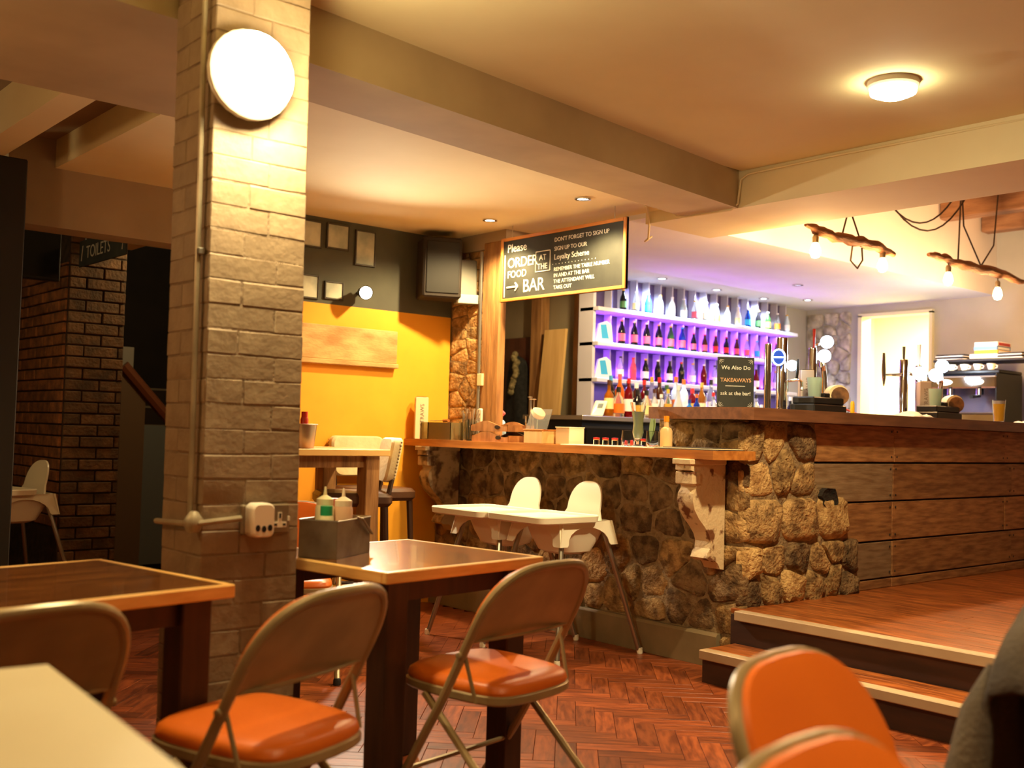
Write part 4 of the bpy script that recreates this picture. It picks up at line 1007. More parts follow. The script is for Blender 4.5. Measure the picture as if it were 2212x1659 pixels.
mid = [('black', 'pink', 'pink'), ('black', 'pink', 'cream'), ('black', 'pink', 'white'), ('black', 'pink', 'gold'), ('green', 'pink', 'yellow'), ('dkblue', 'pink', 'cyan'), ('black', 'pink', 'pink'), ('brown', 'pink', 'red'), ('brown', 'red', 'red'), ('black', 'red', 'red'), ('brown', 'pink', 'pink'), ('clear', 'pink', 'gold'), ('clear', 'cyan', 'cyan'), ('clear', 'pink', 'pink'), ('brown', 'pink', 'red'), ('brown', 'white', 'white')]
for k, (c, l, cp) in enumerate(mid):
    bottle(f'{ORD[k]} bottle from the left on the purple-lit middle shelf', 'bottles on the middle shelf', 'beer', (dx0 + dpx * (k + .5) - .01, 5.965, levels[2]), c, l, cp, 1.0 if k < 6 else .82)
low = ['clear', 'pink', 'black', 'black', 'black', 'black', 'clear', 'dkred', 'clear', 'amber', 'orange', 'clear', 'dkred', 'black', 'clear', 'green']
for k, c in enumerate(low):
    bottle(f'{ORD[k]} bottle from the left on the lowest bottle shelf, {CN[c]} glass', 'bottles on the lowest shelf', 'beer', (dx0 + dpx * (k + .5) - .02, 5.96, levels[1]), c, None if k % 2 else 'white', ('black', 'red', 'gold', 'white')[k % 4], .93)
front = [  # x, shape, glass, label, cap, height factor
    (5.727, 'spirit', 'amber', 'cream', 'brown', .95), (5.83, 'squat', 'clear', 'orange', 'black', 1.0), (5.94, 'tall', 'dkred', 'white', 'red', .92), (6.04, 'squat', 'black', 'gold', 'black', .95),
    (6.14, 'squat', 'clear', 'cream', 'black', .95), (6.23, 'spirit', 'clear', 'white', 'brown', .80), (6.31, 'flask', 'clear', None, 'white', .75), (6.39, 'spirit', 'clear', 'gold', 'yellow', .82),
    (6.51, 'flask', 'frost', None, 'frost', 1.05), (6.65, 'squat', 'blue', 'cyan', 'dkblue', .72), (6.74, 'spirit', 'dkblue', 'white', 'orange', .74), (6.84, 'squat', 'clear', 'yellow', 'cream', .62), (6.95, 'spirit', 'clear', 'white', 'red', .82), (7.52, 'spirit', 'clear', 'green', 'black', .85), (7.60, 'squat', 'white', 'red', 'white', .7), (8.02, 'spirit', 'black', 'gold', 'white', .85), (8.13, 'squat', 'black', 'orange', 'red', .8)]
for k, (x, s_, c, l, cp, kk) in enumerate(front):
    bottle(f'{CN[c]} glass bottle with {CN[l] + " label" if l else "no label"} and {CN[cp]} cap, front row of back counter', 'bottles on the back counter', s_, (x, 5.55, 1.290), c, l, cp, kk)
backr = [(5.93, 'tall', 'black', 'cream', 'blue', 1.0), (6.03, 'tall', 'orange', 'red', 'pink', 1.05), (6.13, 'wine', 'black', 'cream', 'black', 1.2), (6.22, 'wine', 'brown', 'orange', 'white', 1.15), (6.31, 'tall', 'dkred', 'cream', 'red', .95), (6.40, 'tall', 'clear', 'white', 'gold', 1.05), (6.49, 'tall', 'brown', 'white', 'red', 1.05), (6.58, 'wine', 'clear', 'green', 'green', 1.15), (6.69, 'tall', 'frost', 'orange', 'orange', 1.1), (6.79, 'tall', 'white', 'white', 'orange', 1.05), (6.90, 'wine', 'dkred', 'gold', 'red', 1.1), (7.02, 'tall', 'amber', 'cream', 'gold', 1.0), (7.14, 'tall', 'clear', 'white', 'black', 1.1), (7.62, 'wine', 'clear', 'cream', 'black', 1.2), (7.74, 'tall', 'clear', 'cream', 'white', 1.0)]
for k, (x, s_, c, l, cp, kk) in enumerate(backr):
    bottle(f'{CN[c]} glass bottle with {CN[l] if l else "no"} label and {CN[cp]} cap, rear row of back counter', 'bottles on the back counter', s_, (x, 5.73, 1.290), c, l, cp, kk)
pd = thing('card_terminal', 'white card terminal propped at the end of the back counter', 'card terminal', (5.60, 5.55, 1.29), RC)
mb = MB().box(-.045, .045, -.015, .015, 0, .115, .006); mb.v = [(x + z * .35, y + z * .5, z) for x, y, z in mb.v]; mb.build('terminal_body', M_hiplast, pd)
mb = MB().box(-.018, .022, -.0165, -.015, .06, .095); mb.v = [(x + z * .35, y + z * .5, z) for x, y, z in mb.v]; mb.build('screen', mat('terminal_screen', (60, 76, 86), .2), pd)
M_bag = mat('blue_print_bag', (224, 236, 246), .5); M_bagb = mat('cyan_print', (40, 160, 226), .5)
for k, (zz, lb) in enumerate(((levels[2], 'white and blue packet standing at the left end of the middle shelf'), (levels[1], 'white and blue packet standing at the left end of the lowest shelf'))):
    t = thing('packet', lb, 'packet', (6.06, 5.95, zz), RC + .3, 'packets at the shelf end')
    MB().prism([(-.075, 0), (.075, 0), (.06, .14), (.02, .17), (-.04, .15)], lambda u, v, d: (u, d, v), -.02, .02).build('packet_body', M_bag, t)
    MB().prism([(-.02, .03), (.04, .03), (.015, .145), (-.035, .14)], lambda u, v, d: (u, d, v), -.0215, -.0195).build('printed_panel', M_bagb, t)

# ================================================================ BEHIND THE HATCH
tag(MB().box(4.43, 4.49, 5.295, 5.475, 1.094, 2.40, .008).build('timber_post', M_post, None), 'rough timber post beside the pale stone column', 'post')
pp = thing('pipe', 'thin grey pipe running down between stone column and post', 'pipe', (4.425, 5.487, 1.094))
MB().tube([(0, 0, 0), (0, 0, .6), (0, .0, 1.25)], .011, 8).build('pipe_run', M_alu, pp)
MB().box(-.012, .01, -.05, .0, .36, .44, .003).build('switch_box', M_strawcream, pp)
dd = struct('door_1', MB().box(6.165, 6.205, 6.88, 7.50, .315, 1.985, .004), M_dkdoor, 'dark brown panelled door behind the hatch')
MB().prism([(6.93, 1.05), (7.45, 1.05), (7.45, 1.88), (6.93, 1.88)], lambda u, v, d: (d, u, v), 6.158, 6.166).build('door_panel', M_dkdoor, dd)
coat = thing('black_coat', 'black coat with a furry beige trim hanging on the dark door', 'coat', (6.10, 7.05, 1.05))
def ct_(u, v):
    x = (u - .5) * 2; wdt = .10 + .09 * v ** .6 if v < .9 else .19
    return (.03 - .05 * (1 - x * x) + .012 * math.sin(11 * u + 2 * v), x * wdt, .78 - .78 * v - .06 * x * x * (1 - v))
o = MB().grid(ct_, 14, 18).build('coat_body', mat('black_cloth', (24, 24, 24), .9, col2=(40, 40, 38), nscale=30), coat, sharp=80); s_ = o.modifiers.new('thickness', 'SOLIDIFY'); s_.thickness = .02
rnd = random.Random(9); fur = MB()
for k in range(15):
    a = k / 14; fur.lathe([(0, -.03), (.022, -.018), (.03, 0), (.022, .018), (0, .03)], 7, c=(-.045 + rnd.uniform(-.01, .01), -.04 - .035 * math.sin(PI * a) + rnd.uniform(-.012, .012) + .05 * a, .78 - .33 * a))
o = fur.build('fur_trim', mat('beige_fur', (176, 160, 112), .95, col2=(120, 108, 74), nscale=40, bump=1, bscale=120), coat, sharp=80); o['kind'] = 'stuff'
for i, (y, lb) in enumerate(((6.80, 'rough timber post left of the leaning pine board'), (6.27, 'rough timber post right of the leaning pine board'))):
    tag(MB().box(6.10, 6.198, y - .07, y + .07, .315, 2.39, .008).build('timber_post', M_post, None), lb, 'post')
lb_ = MB().prism([(6.43, .33), (6.72, .33), (6.64, 2.02), (6.385, 2.02)], lambda u, v, d: (d + (2.02 - v) * -.06, u, v), 6.06, 6.085)
tag(lb_.build('pine_board', M_board, None), 'wide pale pine board leaning behind the hatch', 'board')

# ================================================================ HANGING BAR SIGN
sg = thing('bar_sign', 'framed chalkboard sign reading ORDER at the BAR hanging above the hatch', 'sign', (4.40, 4.70, 1.985))
SW, SH = .55, .41
MB().box(-.004, .012, -SW, SW, 0, SH).build('board', M_chalk, sg)
for s in (-1, 1):
    MB().box(-.012, .014, min(s * SW, s * (SW - .022)), max(s * SW, s * (SW - .022)), 0, SH, .003).build('frame_side', M_signframe, sg)
    MB().tube([(0, s * .45, SH), (0, s * .45, SH + .078)], .0025, 6).build('hanging_chain', M_steel, sg)
MB().box(-.012, .014, -SW + .022, SW - .022, 0, .020, .003).build('frame_rail', M_signframe, sg)
MB().box(-.012, .014, -SW + .022, SW - .022, SH - .020, SH, .003).build('frame_rail', M_signframe, sg)
sx3 = (0, -1, 0)
def st(b, size, y, z, al='LEFT', sp=1.0): return text(b, size, (-.0048, y, z), sx3, cz3, M_chalkw, sg, align=al, spacing=sp)
st('Please', .075, .49, .315); st('ORDER', .090, .485, .215, sp=.95); st('FOOD', .065, .485, .150)
st('AT', .05, .185, .235); st('THE', .05, .200, .180)
st('BAR', .115, .335, .050, sp=.95)
for a, b2 in (((.485, .09), (.38, .09)), ((.38, .09), (.405, .115)), ((.38, .09), (.405, .065))):
    MB().tube([(-.005, a[0], a[1]), (-.005, b2[0], b2[1])], .006, 6).build('arrow_stroke', M_chalkw, sg)
for a, b2 in (((.215, .165), (.215, .29)), ((.215, .29), (.085, .29)), ((.085, .29), (.085, .165)), ((.085, .165), (.215, .165))):
    MB().tube([(-.005, a[0], a[1]), (-.005, b2[0], b2[1])], .003, 5).build('box_stroke', M_chalkw, sg)
MB().tube([(-.005, .51, .03), (-.005, .51, .30)], .004, 5).build('box_stroke', M_chalkw, sg)
for i, (b, s_) in enumerate((("DON'T FORGET TO SIGN UP", .036), ('SIGN UP TO OUR', .036), ('Loyalty Scheme', .048))):
    st(b, s_, .05, .335 - .055 * i)
for i in range(14): MB().lathe([(0, .001), (.003, 0)], 6, c=(-.0045, .06 - .028 * i, .198), mtx=Matrix.Rotation(-PI / 2, 4, 'Y')).build('dot', M_chalkw, sg)
for i, b in enumerate(('REMEMBER THE TABLE NUMBER', 'IN AND AT THE BAR', 'THE ATTENDANT WILL', 'TAKE OUT')):
    st(b, .033, .05, .155 - .037 * i)

# ================================================================ ON THE ORANGE WALL
pb = thing('wall_panel', 'worn wide wooden panel hanging on the orange wall', 'panel', (3.50, 5.85, 1.55))
M_worn = mat('worn_pale_board', (214, 178, 118), .7, col2=(176, 132, 78), nscale=5, stretch=(1, 1, 3), bump=.2)
MB().box(-.55, .50, -.035, 0, .03, .245, .004).build('board', M_worn, pb)
MB().box(-.55, .505, -.050, 0, 0, .030, .004).build('ledge', M_worn, pb)
M_print = mat('pale_print', (214, 218, 200), .7, col2=(150, 160, 150), nscale=6); M_pframe = mat('dark_picture_frame', (66, 62, 54), .5)
for (x0, x1, z0, z1, lb) in ((3.20, 3.42, 2.27, 2.44, 'leftmost pale print high on the grey band'), (3.453, 3.62, 2.28, 2.444, 'square pale print in the middle of the grey band'), (3.665, 3.82, 2.20, 2.43, 'tall pale print right of the other prints on the grey band'), (3.20, 3.41, 1.95, 2.10, 'low pale print at the left just above the orange paint'), (3.451, 3.59, 1.96, 2.075, 'small low print just above the orange paint')):
    t = thing('framed_print', lb, 'picture', ((x0 + x1) / 2, 5.85, z0), 0, 'prints on the grey band')
    w2, h2 = (x1 - x0) / 2, z1 - z0
    MB().box(-w2 + .008, w2 - .008, -.010, 0, .008, h2 - .008).build('print', M_print, t)
    for s in (-1, 1): MB().box(min(s * w2, s * (w2 - .010)), max(s * w2, s * (w2 - .010)), -.016, 0, 0, h2, .002).build('frame_side', M_pframe, t)
    for zz in (0, h2 - .010): MB().box(-w2 + .01, w2 - .01, -.016, 0, zz, zz + .010, .002).build('frame_rail', M_pframe, t)
sp = thing('loudspeaker', 'dark loudspeaker mounted high in the corner by the stone column', 'speaker', (4.22, 5.68, 2.02), math.radians(-24))
MB().box(-.13, .13, -.11, .11, 0, .40, .012).build('cabinet', M_dark, sp)
MB().box(-.11, .11, -.118, -.109, .03, .37, .004).build('grille', mat('speaker_grille', (30, 29, 27), .8), sp)
MB().box(-.03, .03, .10, .20, .16, .26, .004).build('wall_bracket', M_black, sp)
ac = thing('extractor_unit', 'grey box unit fixed beside the loudspeaker below the ceiling', 'unit', (4.40, 5.62, 2.0), math.radians(-24))
mb = MB().box(-.07, .07, -.05, .05, 0, .30, .008); mb.v = [(x, y + (z) * .1, z) for x, y, z in mb.v]; mb.build('casing', mat('grey_casing', (118, 118, 108), .5), ac)
MB().box(-.075, .075, -.065, -.048, .0, .06, .003).build('flap', mat('pale_flap', (176, 180, 168), .5), ac)

# bar-height table and chairs in front of the orange wall
t = make_table('tall bar-height wooden table in front of the orange wall', (2.95, 5.22, 0), 0.03, 0.82, 0.60, 1.04, M_shelfw, mat('pale_oak_edging', (226, 186, 116), .4), M_post, None, .09, .036)
M_uph = mat('cream_upholstery', (226, 210, 168), .85, col2=(212, 194, 150), nscale=8, bump=.15); M_brownl = mat('brown_leather', (88, 56, 34), .45, col2=(70, 44, 28), nscale=6)
def bar_chair(label, loc, rz):
    t = thing('bar_chair', label, 'bar chair', loc, rz, 'upholstered bar chairs')
    for sx in (-1, 1):
        for sy in (-1, 1): MB().tube([(sx * .17, sy * .16, .72), (sx * .20, sy * .19, 0)], [.020, .015], 8).build('leg', M_leg, t)
        MB().tube([(sx * .165, -.17, .74), (sx * .165, -.20, .88)], .014, 8).build('upright', M_leg, t)
        MB().tube([(sx * .187, -.175, .25), (sx * .187, .175, .25)], .010, 8).build('stretcher', M_leg, t)
    MB().rings([[(x, y, z) for x, y in rrect(w_, d_, .05, 4)] for w_, d_, z in ((.38, .38, .72), (.41, .41, .74), (.41, .41, .775), (.38, .38, .795), (.25, .25, .80))]).build('seat', M_brownl, t)
    MB().rings([[(x, -.20 - (z2 - .98) * .18 + d, z2) for x, z2 in [(a, b + .98) for a, b in rrect(.38 * k, .25 * k, .05, 4)]] for k, d in ((.94, -.035), (1, -.025), (1, .015), (.94, .03))]).build('backrest', M_uph, t)
    for s in (-1, 1):
        for k in range(12):
            MB().lathe([(0, .003), (.005, .001), (.006, 0)], 6, c=(s * .191, -.223 - (k / 11 - .5) * .2 * .18, .88 + .2 * k / 11), mtx=Matrix.Rotation(s * PI / 2, 4, 'Y')).build('nailhead', M_brass, t)
    return t
bc = bar_chair('cream upholstered bar chair behind the tall table facing the camera', (3.68, 5.57, 0), math.radians(176))
dup(bc, (3.31, 5.22, 0), math.radians(66), 'cream upholstered bar chair at the right end of the tall table seen edge on')
mc = thing('condiment_pail', 'small steel pail with a red sauce bottle on the tall table', 'pail', (2.93, 5.12, 1.04))
MB().lathe([(0, 0), (.055, 0), (.07, .13), (.066, .13), (.052, .006), (0, .006)], 18).build('pail_wall', M_steel, mc)
MB().tube([(.073 * math.cos(a * PI / 8), .073 * math.sin(a * PI / 8), .128) for a in range(16)], .003, 6, closed=True).build('pail_rim', M_steel, mc)
squeeze('red sauce bottle standing in the steel pail on the tall table', (2.93, 5.12, 1.046), M_ket, M_redp, .022, .16, 0)

# ================================================================ LAMPS
def glow(name, col, s): return mat(name, (255, 255, 255), .4, emit=col, estr=s)
M_glowbig = glow('lit_opal', (255, 236, 190), 60); M_glowspot = glow('lit_spot', (255, 240, 214), 60); M_glowcool = glow('lit_cool_spot', (220, 236, 255), 50); M_glowwarm = glow('lit_filament', (255, 190, 110), 60)
pl_ = thing('pillar_lamp', 'round opal lamp glaring at the top of the brick pillar', 'lamp', (1.395, 2.835, 2.165))
rx = Matrix.Rotation(PI / 2, 4, 'X')
MB().lathe([(0, 0), (.125, 0), (.13, .01), (.13, .03), (.12, .04)], 24, mtx=rx).build('back_plate', M_hiplast, pl_)
MB().lathe([(.12, .032), (.118, .06), (.096, .085), (.054, .10), (0, .104)], 24, mtx=rx).build('opal_globe', M_glowbig, pl_)
light('POINT', (1.43, 2.715, 2.14), 34, (1.0, .80, .42), .07, name='pillar_lamp_light')
light('SPOT', (1.43, 2.71, 2.14), 46, (1.0, .80, .42), .07, aim=(1.46, 2.70, 0), spot=165, blend=.4, name='pillar_lamp_light')
cl = thing('ceiling_lamp', 'bright round lamp on the ceiling in front of the bar', 'lamp', (3.88, 2.225, 2.60))
MB().lathe([(0, 0), (.10, 0), (.10, -.02), (.092, -.03)], 24).build('back_plate', M_hiplast, cl)
MB().lathe([(.092, -.026), (.088, -.05), (.05, -.066), (0, -.07)], 24).build('opal_cover', M_glowbig, cl)
light('SPOT', (3.88, 2.225, 2.52), 240, (1.0, .78, .42), .06, aim=(4.5, 3.1, 0), spot=112, blend=.5, name='ceiling_lamp_light')
ws = thing('wall_spotlight', 'glaring spotlight on the grey band above the orange wall', 'lamp', (3.70, 5.85, 2.02))
MB().tube([(0, 0, 0), (0, -.06, .0)], .012, 8).build('arm', M_black, ws)
MB().lathe([(0, 0), (.035, 0), (.045, .10), (.040, .10), (.03, .02), (0, .02)], 16, c=(0, -.06, 0), mtx=Matrix.Rotation(math.radians(-20), 4, 'Z') @ Matrix.Rotation(math.radians(97), 4, 'X')).build('spot_can', M_black, ws)
MB().lathe([(0, .088), (.040, .086)], 16, c=(0, -.06, 0), mtx=Matrix.Rotation(math.radians(-20), 4, 'Z') @ Matrix.Rotation(math.radians(97), 4, 'X')).build('lens', glow('lit_flood', (255, 246, 226), 120), ws)
light('SPOT', (3.66, 5.66, 2.0), 190, NEUT, .04, aim=(2.9, 3.4, 0.9), spot=140, blend=1.0, name='wall_spotlight_light')
def downlight(label, x, y, z, e, col, gm, group, aim=None, spot=110):
    t = thing('downlight', label, 'downlight', (x, y, z), 0, group)
    MB().lathe([(.030, -.001), (.046, -.001), (.046, -.008), (.032, -.010), (.030, -.001)], 20).build('bezel', M_chrome, t)
    MB().lathe([(0, -.003), (.031, -.003), (.031, -.005), (0, -.006)], 20).build('lens', gm, t)
    light('SPOT', (x, y, z - .03), e, col, .03, aim=aim or (x, y, 0), spot=spot, blend=.5, name='downlight_light')
downlight('warm ceiling downlight nearest the orange wall', 4.17, 5.10, 2.47, 105, WARM, M_glowspot, 'warm ceiling downlights', aim=(3.9, 5.4, 0), spot=140)
downlight('warm ceiling downlight above the highchairs', 4.13, 4.24, 2.47, 115, WARM, M_glowspot, 'warm ceiling downlights', aim=(4.0, 4.3, 0), spot=140)
for k, (x, y, lb) in enumerate(((6.55, 5.78, 'leftmost'), (7.34, 5.85, 'middle'), (8.06, 5.88, 'rightmost'))):
    downlight(lb + ' of the three cool downlights above the bottle shelves', x, y, 2.44, 72, COOL, M_glowcool, 'cool downlights over the bottles', aim=(x + .02, y + .22, 1.9), spot=130)
downlight('small downlight near the grey stone wall end of the bulkhead', 8.38, 5.63, 2.44, 14, COOL, M_glowcool, 'small bulkhead downlights', spot=120)
downlight('unlit-looking ring downlight in the middle of the bulkhead', 7.52, 5.15, 2.44, 10, (.8, .85, 1), mat('dim_lens', (220, 220, 230), .3, emit=(220, 225, 255), estr=1.2), 'small bulkhead downlights', spot=120)

# driftwood pendants
M_drift = mat('driftwood', (150, 104, 70), .85, col2=(104, 70, 46), nscale=7, stretch=(.6, 3, 3), bump=.6, bscale=25)
M_rope = mat('dark_cord', (64, 48, 36), .9)
def drift(label, pts, rad, bulbs, rope, seed):
    t = thing('driftwood_lamp', label, 'lamp', pts[0], 0, 'driftwood lamps over the bar')
    P0 = Vector(pts[0]); rnd = random.Random(seed)
    fine = []; rr_ = []
    for i in range(len(pts) - 1):
        for k in range(4):
            a = k / 4; p = Vector(pts[i]).lerp(Vector(pts[i + 1]), a) - P0
            fine.append(p + Vector((0, rnd.uniform(-.006, .006), rnd.uniform(-.008, .008)))); rr_.append((rad[i] * (1 - a) + rad[i + 1] * a) * rnd.uniform(.86, 1.14))
    fine.append(Vector(pts[-1]) - P0); rr_.append(rad[-1])
    MB().tube(fine, rr_, 9).build('driftwood', M_drift, t, sharp=60)
    for (x, y, z, zt) in bulbs:
        MB().tube([(x - P0.x, y - P0.y, zt - P0.z), (x - P0.x + .004, y - P0.y, z + .07 - P0.z)], .004, 6).build('flex', M_rope, t)
        MB().lathe([(0, .05), (.018, .05), (.020, .085), (.012, .10), (0, .10)], 12, c=(x - P0.x, y - P0.y, z - P0.z)).build('lamp_holder', M_brass, t)
        MB().lathe([(0, -.045), (.022, -.038), (.034, -.012), (.030, .018), (.016, .05), (0, .05)], 14, c=(x - P0.x, y - P0.y, z - P0.z)).build('bulb', M_glowwarm, t)
        light('POINT', (x, y, z - .06), 36, WARM2, .035, name='bulb_light')
    for r in rope:
        MB().tube([(a - P0.x, b - P0.y, c - P0.z) for a, b, c in r], .006, 6).build('rope', M_rope, t)
    return t
Y1 = 3.72
drift('driftwood lamp with two bulbs hanging near the soffit', [(5.50, Y1, 2.455), (5.62, Y1, 2.44), (5.80, Y1, 2.425), (6.05, Y1, 2.435), (6.30, Y1, 2.43), (6.52, Y1, 2.405)], [.012, .03, .028, .036, .034, .018],
      [(5.61, Y1, 2.31, 2.43), (6.38, Y1, 2.315, 2.42)], [[(5.90, Y1, 2.45), (5.97, Y1, 2.62), (5.98, Y1, 3.082)], [(6.10, Y1, 2.46), (5.99, Y1, 2.62), (5.98, Y1, 3.082)], [(6.02, Y1, 2.40), (6.0, Y1, 2.30), (6.08, Y1, 2.26), (6.14, Y1, 2.32), (6.13, Y1, 2.40)]], 3)
drift('driftwood lamp with two bulbs hanging at the right edge', [(6.98, Y1, 2.462), (7.10, Y1, 2.475), (7.30, Y1, 2.46), (7.55, Y1, 2.45), (7.85, Y1, 2.46), (8.20, Y1, 2.45), (8.45, Y1, 2.44)], [.012, .026, .03, .036, .038, .034, .018],
      [(7.26, Y1, 2.325, 2.45), (8.02, Y1, 2.30, 2.44)], [[(7.40, Y1, 2.48), (7.42, Y1, 2.76), (7.44, Y1, 3.082)], [(7.75, Y1, 2.48), (7.48, Y1, 2.74), (7.44, Y1, 3.082)], [(7.75, Y1, 2.48), (7.95, Y1, 2.66), (8.02, Y1, 3.082)]], 5)
def swag(label, a, b2, sag, m=M_rope, r=.006):
    pts = [tuple(Vector(a).lerp(Vector(b2), k / 12) - Vector((0, 0, sag * 4 * (k / 12) * (1 - k / 12)))) for k in range(13)]
    return tag(MB().tube(pts, r, 6).build('swagged_cable', m, None, sharp=80), label, 'cord')
swag('dark cord swagging between the two driftwood lamps, lower loop', (6.16, Y1 - .03, 2.95), (7.44, Y1 - .03, 2.93), .33)
swag('dark cord swagging between the two driftwood lamps, upper loop', (6.30, Y1 + .06, 2.95), (7.44, Y1 + .06, 2.94), .26)
cbl = [(4.655, 1.9, 2.575), (4.64, 3.0, 2.58), (4.64, 3.50, 2.575), (4.635, 3.545, 2.55), (4.632, 3.56, 2.42), (4.63, 3.60, 2.393), (4.61, 3.90, 2.392), (4.60, 3.96, 2.40), (4.58, 4.02, 2.465)]
tag(MB().tube(cbl, .006, 6).build('surface_cable', M_ceil, None, sharp=80), 'white cable clipped along the beam corner above the bar', 'cable')
tag(MB().tube([(4.50, 4.10, 2.468), (4.66, 4.22, 2.40), (4.72, 4.28, 2.33), (4.78, 4.36, 2.33), (4.95, 4.46, 2.395)], .006, 6).build('hanging_cable', M_ceil, None, sharp=80), 'white cable looping below the soffit beside the bar sign', 'cable')

# ================================================================ COFFEE MACHINE END
cc = thing('coffee_counter', 'dark counter carrying the coffee machine', 'counter', (0, 0, 0))
MB().box(8.26, 9.08, 3.90, 4.72, 1.25, 1.285, .004).build('worktop', M_bartop, cc)
MB().box(8.30, 9.08, 3.94, 4.70, .315, 1.25).build('cabinet', M_dark, cc)
cm = thing('coffee_machine', 'chrome two-group espresso machine beyond the bar', 'coffee machine', (8.55, 4.16, 1.285))
MB().box(-.20, .24, -.28, .28, .02, .12, .01).build('drip_base', M_chrome, cm)
MB().box(-.02, .24, -.28, .28, .12, .44, .01).build('body', mat('machine_panel', (120, 116, 140), .25, metal=.6), cm)
MB().box(-.22, .24, -.29, .29, .32, .42, .012).build('group_head_cover', M_chrome, cm)
MB().box(-.16, .24, -.29, .29, .44, .47, .008).build('cup_rail', M_black, cm)
MB().box(-.21, -.02, -.27, .27, .12, .128).build('drip_grate', M_steel, cm)
for s in (-1, 1):
    MB().lathe([(0, .0), (.034, 0), (.034, .05), (0, .05)], 16, c=(-.14, s * .12, .27)).build('group_head', M_chrome, cm)
    MB().tube([(-.14, s * .12, .26), (-.28, s * .12, .25)], [.012, .016], 8).build('portafilter', M_black, cm)
    MB().lathe([(0, 0), (.05, 0), (.05, .004), (0, .004)], 16, c=(-.222, s * .13, .37), mtx=Matrix.Rotation(-PI / 2, 4, 'Y') @ Matrix.Diagonal((.5, 1.3, 1, 1))).build('badge', M_hiplast, cm)
    MB().box(-.21, .24, s * .285 - .006, s * .285 + .006, .02, .44, .003).build('side_panel', M_black, cm)
    for q in (-1, 1):
        MB().box(-.18, .20, s * .25 - .02, s * .25 + .02, 0, .02).build('foot', M_rubber, cm) if q == 1 else None
for k in range(5):
    o = thing('coffee_cup', ('first', 'second', 'third', 'fourth', 'fifth')[k] + ' white cup from the left on the coffee machine', 'cup', (8.44, 4.40 - .11 * k, 1.755), 0, 'cups on the coffee machine')
    MB().lathe([(0, 0), (.022, 0), (.036, .05), (.033, .05), (.020, .005), (0, .005)], 14).build('cup_wall', M_hiplast, o)
    MB().tube([(.0, -.034, .04), (.0, -.05, .032), (0, -.045, .018), (0, -.028, .015)], .004, 6).build('cup_handle', M_hiplast, o)
light('POINT', (8.15, 4.15, 1.70), 12, COOL, .05, name='coffee_fill_light')  # cool light added to brighten the coffee machine
M_tr = mat('dark_tray', (46, 44, 46), .5)
tr_ = thing('storage_rack', 'dark rack shelf above the coffee machine', 'rack', (8.62, 4.12, 1.285))
MB().box(-.16, .22, -.42, .34, .545, .565, .004).build('rack_shelf', M_tr, tr_)
for s, yy in ((-1, -.40), (1, .32)):
    for xx in (-.10, .20): MB().box(xx - .008, xx + .008, yy - .008, yy + .008, 0, .545).build('rack_leg', M_tr, tr_)
for k, (z0, h, c, lb, y0, y1) in enumerate(((1.85, .04, (236, 232, 226), 'flat white box at the bottom of the pile above the coffee machine', 3.93, 4.16), (1.89, .03, (226, 176, 60), 'yellow box in the pile above the coffee machine', 3.93, 4.12), (1.92, .03, (110, 150, 214), 'blue box in the pile above the coffee machine', 3.935, 4.125), (1.95, .035, (236, 228, 226), 'white and red box on top of the pile above the coffee machine', 3.93, 4.12))):
    t = thing('carton', lb, 'carton', (8.60, (y0 + y1) / 2, z0), 0, 'cartons above the coffee machine')
    MB().box(-.12, .12, -(y1 - y0) / 2, (y1 - y0) / 2, 0, h, .002).build('carton_body', mat(f'carton_card_{k}', c, .6), t)
    MB().box(-.10, .10, -(y1 - y0) / 2 - .001, -(y1 - y0) / 2, .006, h - .006).build('end_print', M_redp if k == 3 else mat('print_white', (240, 240, 240), .6), t)
for k, (y0, y1, lb) in enumerate(((4.20, 4.44, 'loose stack of papers left of the cartons above the coffee machine'), (3.72, 3.92, 'loose stack of papers right of the cartons above the coffee machine'))):
    t = thing('paper_stack', lb, 'papers', (8.60, (y0 + y1) / 2, 1.85))
    for i in range(4):
        mb = MB().box(-.13, .13, -(y1 - y0) / 2, (y1 - y0) / 2, .012 * i, .012 * i + .008); an = random.uniform(-.12, .12)
        mb.v = [(x * math.cos(an) - y * math.sin(an), x * math.sin(an) + y * math.cos(an), z) for x, y, z in mb.v]; mb.build('folder', M_tr if i % 2 else M_cloth, t)
ks = thing('kitchen_shelf_unit', 'small cream shelf and bin just inside the kitchen doorway', 'shelf', (9.6, 4.55, .315))
MB().box(-.1, .25, -.25, .25, 1.08, 1.11).build('shelf_board', M_kitchen, ks)
MB().box(-.08, .22, -.2, .2, 0, 1.08).build('cabinet', mat('beige_unit', (206, 186, 140), .6), ks)

# ================================================================ FAR LEFT
tag(MB().box(1.33, 1.56, 5.48, 5.70, 0, 2.42, .006).build('black_column', mat('black_column_paint', (30, 26, 22), .6), None), 'black painted column at the far left edge', 'column')
tv = thing('television', 'dark screen hanging high at the far left beside the brick pier', 'television', (2.07, 6.95, 2.02))
MB().box(-.13, .12, -.03, .03, 0, .36, .006).build('casing', M_black, tv)
MB().box(-.115, .105, -.033, -.029, .02, .34).build('screen', mat('dark_screen', (16, 15, 14), .15), tv)
MB().box(-.02, .02, -.02, .02, .36, .60).build('ceiling_mount', M_black, tv)
ts = thing('toilets_sign', 'small chalkboard sign hanging high at the far left', 'sign', (2.30, 6.51, 2.12))
MB().box(-.006, .006, -.39, .39, 0, .165, .002).build('board', M_chalk, ts)
text('TOILETS', .11, (-.0068, .26, .045), sx3, cz3, mat('dim_chalk', (176, 170, 156), .8), ts)
for s in (-1, 1):
    MB().tube([(-.007, s * .34, .035), (-.007, s * .34 - .02, .13)], .004, 5).build('chalk_stroke', MATS['dim_chalk'], ts)
    MB().tube([(0, s * .3, .165), (0, s * .3, .50)], .003, 5).build('hanging_wire', M_black, ts)
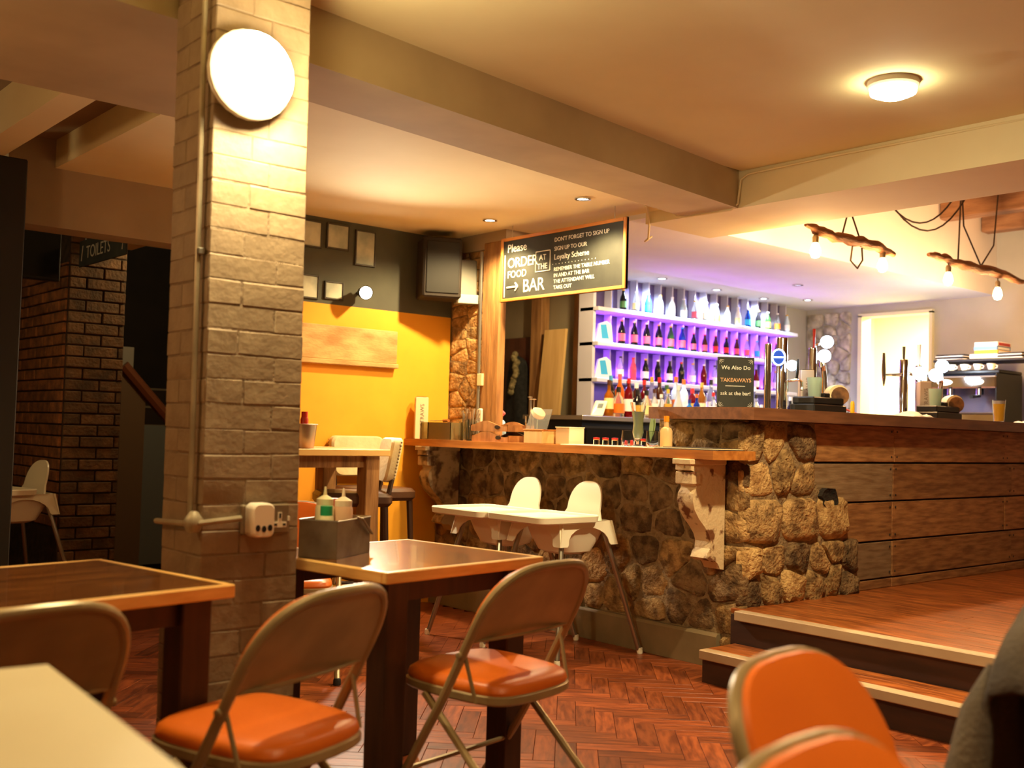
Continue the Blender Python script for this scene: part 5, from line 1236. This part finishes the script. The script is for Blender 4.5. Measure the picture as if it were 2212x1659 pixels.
tag(MB().box(2.60, 2.74, 6.90, 7.19, 2.32, 2.62, .006).build('plaster_box', mat('cream_box_paint', (206, 170, 116), .7), None), 'cream boxed corner under the ceiling beside the brick pier', 'box')
stt = thing('staircase', 'dark wooden staircase rising behind the brick pillar', 'staircase', (3.0, 8.2, 0))
M_stair = mat('dark_stair_wood', (58, 42, 30), .6, col2=(44, 32, 24), nscale=6); M_snos = mat('stair_nosing', (150, 138, 116), .5)
for k in range(9):
    MB().box(.12, 1.25, .10 + .15 * k, 1.29, .14 + .165 * k - .165, .14 + .165 * k).build('step', M_stair, stt)
    MB().box(.12, 1.25, .085 + .15 * k, .115 + .15 * k, .125 + .165 * k, .142 + .165 * k).build('stair_nosing', M_snos, stt)
MB().prism([(.06, 0), (.27, 0), (.27, 1.33), (.06, 1.56)], lambda u, v, d: (u, d, v), -.03, .03).build('side_panel', mat('stair_panel_paint', (112, 88, 62), .7), stt)
MB().prism([(.27, .05), (.52, .05), (.52, 1.13), (.27, 1.13)], lambda u, v, d: (u, d, v), -.03, .03).build('lower_panel', mat('blue_grey_panel', (108, 116, 116), .6), stt)
MB().tube([(.08, -.04, 1.585), (.30, -.04, 1.35), (.48, -.04, 1.16)], .045, 8).build('handrail', mat('handrail_wood', (122, 66, 34), .5), stt)
for k in range(6): MB().lathe([(0, -.012), (.012, 0), (0, .012)], 8, c=(.515, -.035, .10 + .21 * k)).build('stud', M_hiplast, stt)
tag(MB().box(3.065, 3.165, 8.17, 8.23, 1.555, 1.73, .004).build('switch_cabinet', mat('grey_cabinet', (146, 142, 132), .5), None), 'small pale grey box beside the brick pier above the stair rail', 'box')

# lettering becomes plain mesh
dg = bpy.context.evaluated_depsgraph_get(); dg.update()
for o in [o for o in bpy.data.objects if o.type == 'FONT']:
    me = bpy.data.meshes.new_from_object(o.evaluated_get(dg))
    n = bpy.data.objects.new('lettering', me); C.objects.link(n); n.parent = o.parent; n.matrix_local = o.matrix_local.copy()
    bpy.data.objects.remove(o)
